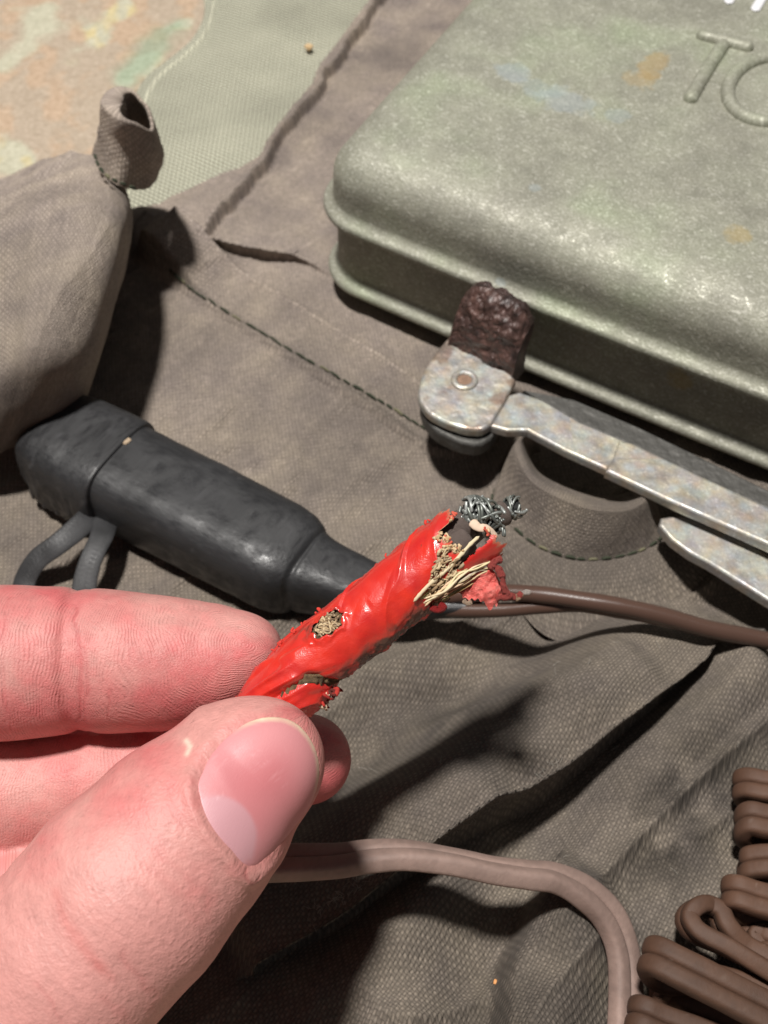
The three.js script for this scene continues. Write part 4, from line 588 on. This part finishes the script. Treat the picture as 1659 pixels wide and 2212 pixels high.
// ---------- the red cable held in the hand ----------
{
  const AX = [[440, 1690, 164], [552, 1566, 163], [672, 1432, 162], [785, 1341, 161.5], [878, 1265, 161], [1011, 1152, 160.5], [1046, 1122, 160.5]].map((a) => D(...a));
  const c0 = path(AX), LT = c0.getLength(), o = c0.getPointAt(0.6), toCam = CAM.clone().sub(o).normalize();
  const cable = thing('red_cable', 'short glossy red cable stub held in the fingers, torn end with frayed wires', 'cable', o);
  const uAt = (x, y) => { let b = 1e9, r = 0; for (let i = 0; i <= 400; i++) { const q = toPx(c0.getPointAt(i / 400)), d = Math.hypot(q[0] - x, q[1] - y); if (d < b) { b = d; r = i / 400; } } return r * LT; };
  const U = { hole: uAt(738, 1372), end: uAt(1008, 1154), open: uAt(972, 1184), torn: uAt(918, 1232), rag: uAt(655, 1450), fold: uAt(640, 1470), d0: uAt(740, 1375), d1: uAt(880, 1262) };
  const holeD = (l, th) => Math.hypot((l - U.hole) / 2.35, (th + 0.60) * 4.9 / 1.55) + 0.22 * n2(l * 1.6, th * 7);
  const umax = (th) => { const t = th * 180 / Math.PI, n = 0.55 * n2(th * 9, 3) + 0.35 * n2(th * 25, 8); let e = U.end - 1.2; if (t > -100 && t < -36) e = U.end + 0.2 + 0.01 * (t + 36); else if (t >= -36 && t < 14) e = U.open - 0.1 + 0.9 * ((t + 11) / 25) ** 2; else if (t >= 14 && t < 62) e = U.end + 2.6 - 0.9 * ((t - 36) / 24) ** 2; else if (t >= 62 && t < 120) e = U.torn - 0.5; return e + n; };
  const wrap = (th) => th > Math.PI ? th - 2 * Math.PI : th;
  const slit = (l, th) => l > U.torn + 0.6 && Math.abs(th - (0.62 - 0.33 * sm(U.torn, U.end, l)) - 0.05 * n2(l * 1.3, 4)) < 0.075 + 0.05 * sm(U.torn, U.end, l);
  const wr = (l, th) => {                                             // wrinkles in the thin sheath
    const s = th * 4.9; let d = 0;
    d += 0.22 * f3(l * 0.28, s * 0.3, 2, 2) + 0.03 * f3(l * 0.9, s * 0.9, 5, 2);
    const rg = (a, b, k) => Math.max(0, 1 - Math.abs(n2(a, b)) * k);
    d += 0.36 * rg((l * 0.42 + s * 0.36) * 0.8, (s * 0.9 - l * 0.2) * 0.16, 3.2) * sm(U.fold + 4, U.fold + 10, l) * sm(U.end, U.end - 8, l);
    d += 0.62 * rg((s * 0.62 - l * 0.22) * 0.75 + 4, (l * 0.8) * 0.15, 2.6) * Math.exp(-(((l - U.fold) / 5.5) ** 2));
    d -= 0.85 * Math.exp(-(((l - U.fold - 2.2 - 0.35 * s) / 0.9) ** 2)) * sm(-1, 1.5, s);
    d -= 0.5 * Math.exp(-(((s - 0.6 - 0.35 * (l - U.fold)) / 0.45) ** 2)) * Math.exp(-(((l - U.fold) / 4) ** 2));
    d += 0.28 * Math.exp(-(((holeD(l, th) - 1.15) / 0.25) ** 2));
    d += 0.35 * Math.max(0, n2(l * 1.3, th * 3) - 0.2) * Math.exp(-(((s + 7.7) / 1.1) ** 2)) + 0.3 * Math.max(0, n3(l * 1.9, s * 1.9, 4)) * Math.exp(-(((s - 7) / 2) ** 2));
    return d;
  };
  const red = (u, th0, l) => {
    const th = wrap(th0), s = th * 4.9, e = umax(th) - l, hd = holeD(l, th), n = f3(l * 0.5, s * 0.5, 3, 3), sp = n3(l * 3.5, s * 3.5, 7);
    let c = [0.60 + 0.12 * n, 0.027 + 0.012 * n, 0.018];
    const cream = clamp(sm(0.75, 0.15, e + 0.35 * sp) * (th > -0.75 && th < 0.4 ? 1 : 0.45), 0, 1); c = c.map((q, k) => mix(q, [0.60, 0.42, 0.24][k] * (0.75 + 0.4 * sp), cream));
    const dirt = clamp(sm(0.50, 1.0, th + 0.35 * n) * sm(2.6, 1.9, th) * sm(U.fold + 3, U.fold + 7, l) * sm(U.torn + 3, U.torn - 3, l) * sm(-0.15, 0.25, f3(l * 0.7, s * 0.7, 9, 4) + 0.30 * sm(0.8, 1.2, th)) + 0.55 * sm(1.22, 1.02, hd) * sm(-0.2, 0.5, sp) + 0.75 * Math.exp(-(((l - U.hole + 3.4) / 1.6) ** 2 + ((th + 0.95) / 0.28) ** 2)) * sm(-0.1, 0.3, f3(l * 0.9, s * 0.9, 2, 3)) + 0.85 * Math.exp(-(((l - U.torn - 0.6) / 2.0) ** 2 + ((th - 0.95) / 0.4) ** 2)) * sm(-0.2, 0.2, sp), 0, 1);
    c = c.map((q, k) => mix(q, [0.060, 0.036, 0.024][k] * (1 + 0.6 * sp), dirt * 0.92)); return c;
  };
  const tk = grey(512, 512, (i, j) => 0.5 + 0.35 * f2(i * 0.045, j * 0.045, 4) + 0.14 * n2(i * 0.33, j * 0.33));
  const gloss = grey(256, 256, (i, j) => 0.26 + 0.26 * clamp(0.5 + f2(i * 0.05, j * 0.05, 4), 0, 1));
  const redMat = M({ vertexColors: true, roughness: 1, roughnessMap: gloss, clearcoat: 0.6, clearcoatRoughness: 0.12, bumpMap: tk, bumpScale: 0.00006 });
  const sheath = mk('sheath', tube(AX, 380, 250, (u, th0, l) => { const th = wrap(th0); let r = 4.85 + wr(l, th); const t = th * 180 / Math.PI; if (t > 10 && t < 70) r += 0.14 * Math.max(0, l - U.torn - 1) * sm(14, 30, t); if (l < U.fold - 4) r -= 0.06 * (U.fold - 4 - l); return r; }, { side0: toCam, r0: 4.9, col: red, keep: (u, v) => { const th = wrap(v * Math.PI * 2), l = u * LT; return l < umax(th) && holeD(l, th) > 1 && !slit(l, th) && !(Math.hypot((l - U.rag) / 0.9, (th - 1.6) * 4.6) + 0.3 * n2(l * 2, th * 8) < 1); } }), redMat, cable);
  { const u2 = sheath.geometry.attributes.uv; for (let i = 0; i < u2.count; i++) u2.setXY(i, u2.getX(i) / 18, u2.getY(i) / 18); }
  // the woven core under the sheath
  const tan = (q, k = 1) => { const a = n3(q.x * 1.9, q.y * 1.9, q.z * 1.9), b = n3(q.x * 4.5, q.y * 4.5, q.z * 4.5), t = clamp(0.5 + 0.8 * a + 0.3 * b, 0, 1); return [mix(0.13, 0.40, t) * k, mix(0.085, 0.27, t) * k, mix(0.045, 0.14, t) * k]; };
  const dull = M({ vertexColors: true, roughness: 0.92, bumpMap: tk, bumpScale: 0.0004 });
  const coreEnd = (U.open - 0.7) / LT;
  mk('braid', tube(AX, 260, 120, (u, th, l) => 4.5 + 0.30 * Math.sin(l * 5.2 + 4 * Math.sin(th * 9)) * 0.5 + 0.28 * f3(l * 1.3, th * 6, 4, 3), { side0: toCam, col: (u, th, l, q) => tan(q, u > coreEnd - 0.03 ? 1.4 : 1), keep: (u) => u < coreEnd }), dull, cable);
  // fibres standing out of the tears
  const fibre = (pts, r, c, name = 'fibre') => mk(name, tube(pts, Math.max(8, pts.length * 5), 7, (u, th, l) => r * (1 + 0.35 * n2(l * 1.7, r * 90) + 0.25 * n2(l * 5, r * 40)), { cap: r, r0: 0.2 }), M({ rgb: c, roughness: 0.95 }), cable);
  const surf = (l, th, r) => { const u = clamp(l / LT, 0, 1), p = c0.getPointAt(u), t = c0.getTangentAt(u), n = toCam.clone().addScaledVector(t, -toCam.dot(t)).normalize(), b = V3().crossVectors(t, n); return p.addScaledVector(n, Math.cos(th) * r).addScaledVector(b, Math.sin(th) * r); };
  const TAN = [[0.42, 0.30, 0.17], [0.55, 0.43, 0.26], [0.26, 0.17, 0.09], [0.36, 0.27, 0.17], [0.17, 0.11, 0.065]];
  for (let k = 0; k < 95; k++) { const l = U.torn + rr(-2.6, 3.2), th = 0.62 + rr(-0.45, 0.45) - 0.10 * (l - U.torn), L = rr(0.8, 2.2), dir = rr(-0.7, 0.7); const p = []; for (let i = 0; i < 4; i++) p.push(surf(l + L * i / 3 * Math.cos(dir) + rr(-0.15, 0.15), th + L * i / 3 * Math.sin(dir) / 4.9 + rr(-0.05, 0.05), 4.95 + rr(0, 0.6))); fibre(p, rr(0.08, 0.19), TAN[(k * 3 + (k >> 3)) % 5]); }
  for (let k = 0; k < 70; k++) { const a = rr(0, 6.28), q = Math.sqrt(rnd()) * 0.85, l = U.hole + Math.cos(a) * q * 2.2, th = -0.60 + Math.sin(a) * q * 1.5 / 4.9, L = rr(0.7, 1.5), dir = rr(-3, 3); const p = []; for (let i = 0; i < 4; i++) p.push(surf(l + L * (i / 3 - 0.5) * Math.cos(dir), th + L * (i / 3 - 0.5) * Math.sin(dir) / 4.9 + rr(-0.04, 0.04), 4.7 + rr(0, 0.4))); fibre(p, rr(0.09, 0.17), TAN[(k * 3) % 5]); }
  for (let k = 0; k < 40; k++) { const th = rr(-0.78, 0.32), l = umax(th) - rr(-0.25, 0.35), p = []; for (let i = 0; i < 3; i++) p.push(surf(l + rr(-0.3, 0.5), th + rr(-0.1, 0.1), 4.75 + rr(-0.2, 0.4))); fibre(p, rr(0.13, 0.22), [[0.62, 0.46, 0.28], [0.50, 0.34, 0.18], [0.55, 0.10, 0.06]][k % 3]); }
  for (let k = 0; k < 12; k++) { const l = U.fold + 2 + Math.floor(rr(0, 9)) * (U.end - U.fold - 2) / 9 + rr(-1, 1), th = -1.5 + rr(-0.15, 0.25), L = rr(0.0, 0.35); fibre([surf(l, th, 4.8), surf(l + rr(-0.2, 0.3), th, 5.0 + L * 0.5), surf(l + rr(-0.4, 0.5), th - 0.03, 5.05 + L)], rr(0.12, 0.24), [0.58, 0.045, 0.03], 'red_shred'); }
  for (let k = 0; k < 26; k++) { const a = rr(0, 6.28), l = U.rag + Math.cos(a) * 1.7, th = 1.50 + Math.sin(a) * 0.42; fibre([surf(l, th, 4.8), surf(l + rr(-0.6, 0.6), th + rr(-0.1, 0.1), 5.3), surf(l + rr(-0.9, 0.9), th + rr(-0.16, 0.16), 5.6 + rr(0, 0.8))], rr(0.10, 0.34), [[0.32, 0.02, 0.015], [0.10, 0.015, 0.01], [0.60, 0.45, 0.32], [0.40, 0.03, 0.02]][k % 4], 'red_shred'); }
  const cream = [0.66, 0.55, 0.36];
  fibre([[893, 1300, 156.2], [925, 1265, 155.8], [968, 1228, 155.6], [996, 1198, 155.8], [1018, 1174, 156.2], [1036, 1158, 156.6]].map((a) => D(...a)), 0.26, cream);
  for (const [q, r, c] of [[[[915, 1298, 157], [958, 1272, 156], [990, 1243, 156], [1030, 1226, 156.5], [1066, 1212, 157]], 0.42, cream], [[[920, 1306, 157], [965, 1270, 156.5], [1000, 1256, 156.5], [1035, 1236, 157], [1060, 1226, 157.5]], 0.38, [0.58, 0.46, 0.28]], [[[905, 1292, 157], [950, 1262, 156.5], [985, 1250, 157], [1020, 1244, 157]], 0.34, [0.50, 0.38, 0.22]], [[[925, 1286, 158], [970, 1256, 157.5], [1010, 1240, 158], [1050, 1212, 158]], 0.36, [0.55, 0.44, 0.27]], [[[940, 1306, 158], [985, 1278, 157.5], [1025, 1256, 158]], 0.30, [0.40, 0.28, 0.15]], [[[978, 1238, 159.5], [1005, 1222, 159.5], [1035, 1206, 160], [1060, 1200, 160]], 0.40, [0.10, 0.07, 0.04]], [[[985, 1240, 159.8], [1015, 1226, 159.6], [1050, 1206, 160.2]], 0.45, [0.075, 0.05, 0.03]]]) for (let w = 0; w < 4; w++) fibre(q.map(([x, y, d]) => D(x + rr(-4, 4), y + rr(-6, 6), d + rr(-0.4, 0.4))), r * rr(0.28, 0.48), c.map((v) => v * rr(0.8, 1.15)));
  // two insulated cores and their wire strands
  const ins = M({ rgb: [0.15, 0.115, 0.10], roughness: 0.5, bumpMap: tk, bumpScale: 0.0002 });
  const core = (a, r) => mk('insulation', tube(a.map((q) => D(...q)), 60, 30, r, { cap: 0.6, r0: 0.3 }), ins, cable);
  core([[860, 1262, 161.5], [930, 1196, 160.6], [985, 1146, 160], [1012, 1124, 160]], 2.25);
  core([[870, 1280, 160.5], [935, 1222, 159.2], [990, 1178, 158.9], [1014, 1158, 159.2]], 2.1);
  core([[900, 1262, 164], [985, 1180, 163.4], [1045, 1128, 163.6], [1098, 1104, 164.4]], 1.85);
  const wireMats = [[0.24, 0.255, 0.24], [0.36, 0.375, 0.36], [0.13, 0.14, 0.13], [0.19, 0.205, 0.185]].map((c) => M({ rgb: c, metalness: 0.5, roughness: 0.42 })), pit = M({ rgb: [0.018, 0.019, 0.018], roughness: 0.9 });
  const bundle = (x, y, d, ax, R, HL, n, rw) => {
    const c = D(x, y, d), w = ax.clone().normalize(), a = V3(0, 1, 0.3).addScaledVector(w, -V3(0, 1, 0.3).dot(w)).normalize(), b = V3().crossVectors(w, a); const pt = (f, z, k) => { const q = R * k * Math.sqrt(Math.max(0.05, 1 - (z / HL) ** 2 * 0.55)); return c.clone().addScaledVector(w, z).addScaledVector(a, Math.cos(f) * q).addScaledVector(b, Math.sin(f) * q); };
    const lump = new THREE.IcosahedronGeometry(1, 4), lp = lump.attributes.position; for (let i = 0; i < lp.count; i++) { const k = 0.86 + 0.12 * n3(lp.getX(i) * 3, lp.getY(i) * 3, lp.getZ(i) * 3), q = c.clone().addScaledVector(w, lp.getX(i) * HL * 0.92 * k).addScaledVector(a, lp.getY(i) * R * 0.9 * k).addScaledVector(b, lp.getZ(i) * R * 0.9 * k); lp.setXYZ(i, q.x, q.y, q.z); } lump.computeVertexNormals(); mk('wire_core', lump, pit, cable);
    for (let k = 0; k < n; k++) { const f0 = rr(0, 6.28), f1 = f0 + rr(0.9, 2.2) * (rnd() < 0.82 ? 1 : -1), z0 = rr(-HL * 0.95, HL * 0.5), z1 = z0 + rr(0.3, HL * 0.95), kk = rr(0.88, 1.06), p = []; for (let i = 0; i <= 6; i++) { const t = i / 6; p.push(pt(mix(f0, f1, t), mix(z0, z1, t) + 0.25 * Math.sin(t * 3 + k), kk * (1 + 0.08 * Math.sin(t * 5 + k)))); } mk('wire_strand', tube(p, 26, 8, rw * rr(0.8, 1.15), { cap: rw * 0.6, r0: 0.2 }), wireMats[k % 4], cable); }
  };
  const rgt = V3(1, 0.35, -0.45);
  bundle(1034, 1108, 159.4, V3(1, -0.1, 0.25), 2.0, 3.0, 62, 0.235);
  bundle(1054, 1132, 159.8, V3(0.8, -0.5, 0.6), 1.55, 2.3, 30, 0.22);
  bundle(1104, 1098, 164.4, V3(1, 0.2, -0.2), 1.55, 1.8, 30, 0.21);
  for (const q of [[[1022, 1092, 159], [1034, 1080, 158.6], [1044, 1070, 159]], [[1040, 1150, 159], [1060, 1152, 159], [1083, 1146, 159.4]], [[1066, 1124, 159], [1082, 1134, 159], [1090, 1142, 160]], [[1000, 1100, 159], [1010, 1120, 158], [1026, 1136, 158]]]) mk('wire_strand', tube(q.map((a) => D(...a)), 24, 8, 0.2, { cap: 0.12, r0: 0.2 }), wireMats[1], cable);
  mk('paper_scrap', tube([[1016, 1126, 157], [1034, 1138, 156.6], [1056, 1144, 156.8], [1074, 1162, 157.6]].map((a) => D(...a)), 40, 14, (u, th, l) => 0.75 * (1 - 0.45 * u) * (1 + 0.2 * n2(l * 2, th)), { cap: 0.5, sx: 0.55, side0: toCam.clone().cross(V3(0, 0, 1)), r0: 0.2 }), M({ rgb: [0.66, 0.50, 0.38], roughness: 0.9 }), cable);
  // the ragged strip of sheath hanging off the tear
  const E0 = [[938, 1306, 159], [978, 1282, 158], [1020, 1262, 157.5], [1062, 1262, 158], [1080, 1276, 158.5]].map((a) => D(...a)), E1 = [[940, 1330, 160], [986, 1316, 158.6], [1030, 1330, 158], [1066, 1336, 158], [1092, 1312, 158.4]].map((a) => D(...a)), E2 = [[950, 1290, 160], [985, 1276, 159], [1030, 1216, 158], [1066, 1228, 157.6], [1090, 1250, 158]];
  const E1b = [[930, 1318, 160], [984, 1284, 158.6], [1016, 1296, 158], [1062, 1302, 158], [1088, 1294, 158.4]].map((a) => D(...a)), E0b = [[932, 1300, 159], [984, 1262, 158], [1024, 1240, 157.5], [1062, 1234, 158], [1082, 1262, 158.5]].map((a) => D(...a));
  const flapMat = M({ vertexColors: true, roughness: 0.45, bumpMap: tk, bumpScale: 0.0003 });
  const sheet = (A, B, th, nz) => { const one = (s) => grid(70, 36, (u, v) => { const a = crp(A, u), b = crp(B, u), w = mix(-0.04, 1.04 + 0.16 * n2(u * 11, 2) + 0.10 * n2(u * 29, 5), v), p = a.lerp(b, w); const e = Math.min(v, 1 - v, u, 1 - u) * 6; p.addScaledVector(toCam, nz * f3(p.x * 0.5, p.y * 0.5, p.z * 0.5, 3) * 2 + 0.5 * nz * n3(p.x * 1.8, p.y * 1.8, p.z * 1.8) + s * th * Math.min(1, e)); const n = n3(p.x * 1.6, p.y * 1.6, p.z * 1.6), k = n3(p.x * 4, p.y * 4, p.z * 4); return { p, uv: [u * 1.2, v * 0.6], c: [0.76 + 0.08 * n, 0.135 + 0.07 * n + 0.09 * Math.max(0, k), 0.115 + 0.06 * n + 0.07 * Math.max(0, k)] }; }); return merge([one(1), one(-1)]); };
  mk('torn_flap', sheet(E0b, E1b, 0.16, 0.5), flapMat, cable);
  const shred = (a, r, c = [0.50, 0.09, 0.075]) => mk('red_shred', tube(a.map((q) => D(...q)), 50, 10, (u, th, l) => r * (1 + 0.45 * n2(l * 1.4, r * 50) + 0.2 * n2(l * 4, th)), { cap: 0.2, r0: 0.2 }), M({ rgb: c, roughness: 0.6, bumpMap: tk, bumpScale: 0.0004 }), cable);
  shred([[1058, 1222, 157], [1072, 1226, 157], [1084, 1244, 157], [1088, 1268, 157.4], [1096, 1284, 158], [1108, 1288, 158]], 0.45); shred([[1056, 1230, 157.5], [1070, 1212, 157], [1078, 1206, 157.5]], 0.5); shred([[1070, 1292, 158], [1090, 1290, 158], [1104, 1288, 158.2], [1118, 1290, 158.4], [1128, 1280, 158.6]], 0.42); shred([[1126, 1281, 158.6], [1136, 1280, 158.8], [1146, 1280, 159]], 0.32, [0.66, 0.58, 0.52]); shred([[1112, 1292, 158.4], [1122, 1290, 158.4], [1126, 1282, 158.6]], 0.4, [0.55, 0.36, 0.22]); shred([[930, 1312, 158], [948, 1318, 157], [960, 1306, 157.5]], 0.6, [0.42, 0.02, 0.02]); shred([[1000, 1296, 157.6], [1010, 1304, 157.4], [1020, 1300, 157.4]], 0.35, [0.62, 0.45, 0.32]);
}

// ---------- crumbs ----------
function crumb(px, py, r, c, label, lift = 0, q) {
  const p = q ?? onCanvas(px, py, 0), g = new THREE.IcosahedronGeometry(1, 3), a = g.attributes.position, s = rr(0, 50); for (let i = 0; i < a.count; i++) { const k = r * (1 + 0.3 * n3(a.getX(i) * 1.5 + s, a.getY(i) * 1.5, a.getZ(i) * 1.5)); a.setXYZ(i, a.getX(i) * k, a.getY(i) * k * 0.7, a.getZ(i) * k * 1.2); } g.computeVertexNormals(); g.translate(p.x, p.y + r * 0.5 + lift, p.z);
  const b = V3(p.x, p.y, p.z), m = new THREE.Mesh(g, M({ rgb: c, roughness: 0.7 })); g.translate(-b.x, -b.y, -b.z); g.scale(0.001, 0.001, 0.001); m.position.copy(b).multiplyScalar(0.001); m.castShadow = m.receiveShadow = true; m.name = numbered('crumb'); scene.add(m); tag(m, label, 'crumb'); return m;
}
crumb(668, 108, 1.2, [0.62, 0.44, 0.24], 'tan seed lying on the green webbing strip near the top', 0.6, P(668, 108, -1.2));
crumb(1070, 2122, 0.38, [0.75, 0.34, 0.12], 'tiny orange speck on the canvas below the arching cord', 0.1);
crumb(512, 1075, 0.4, [0.45, 0.36, 0.28], 'tiny tan speck on the flat canvas just above the black plug', 0);

renderer.render(scene, camera);
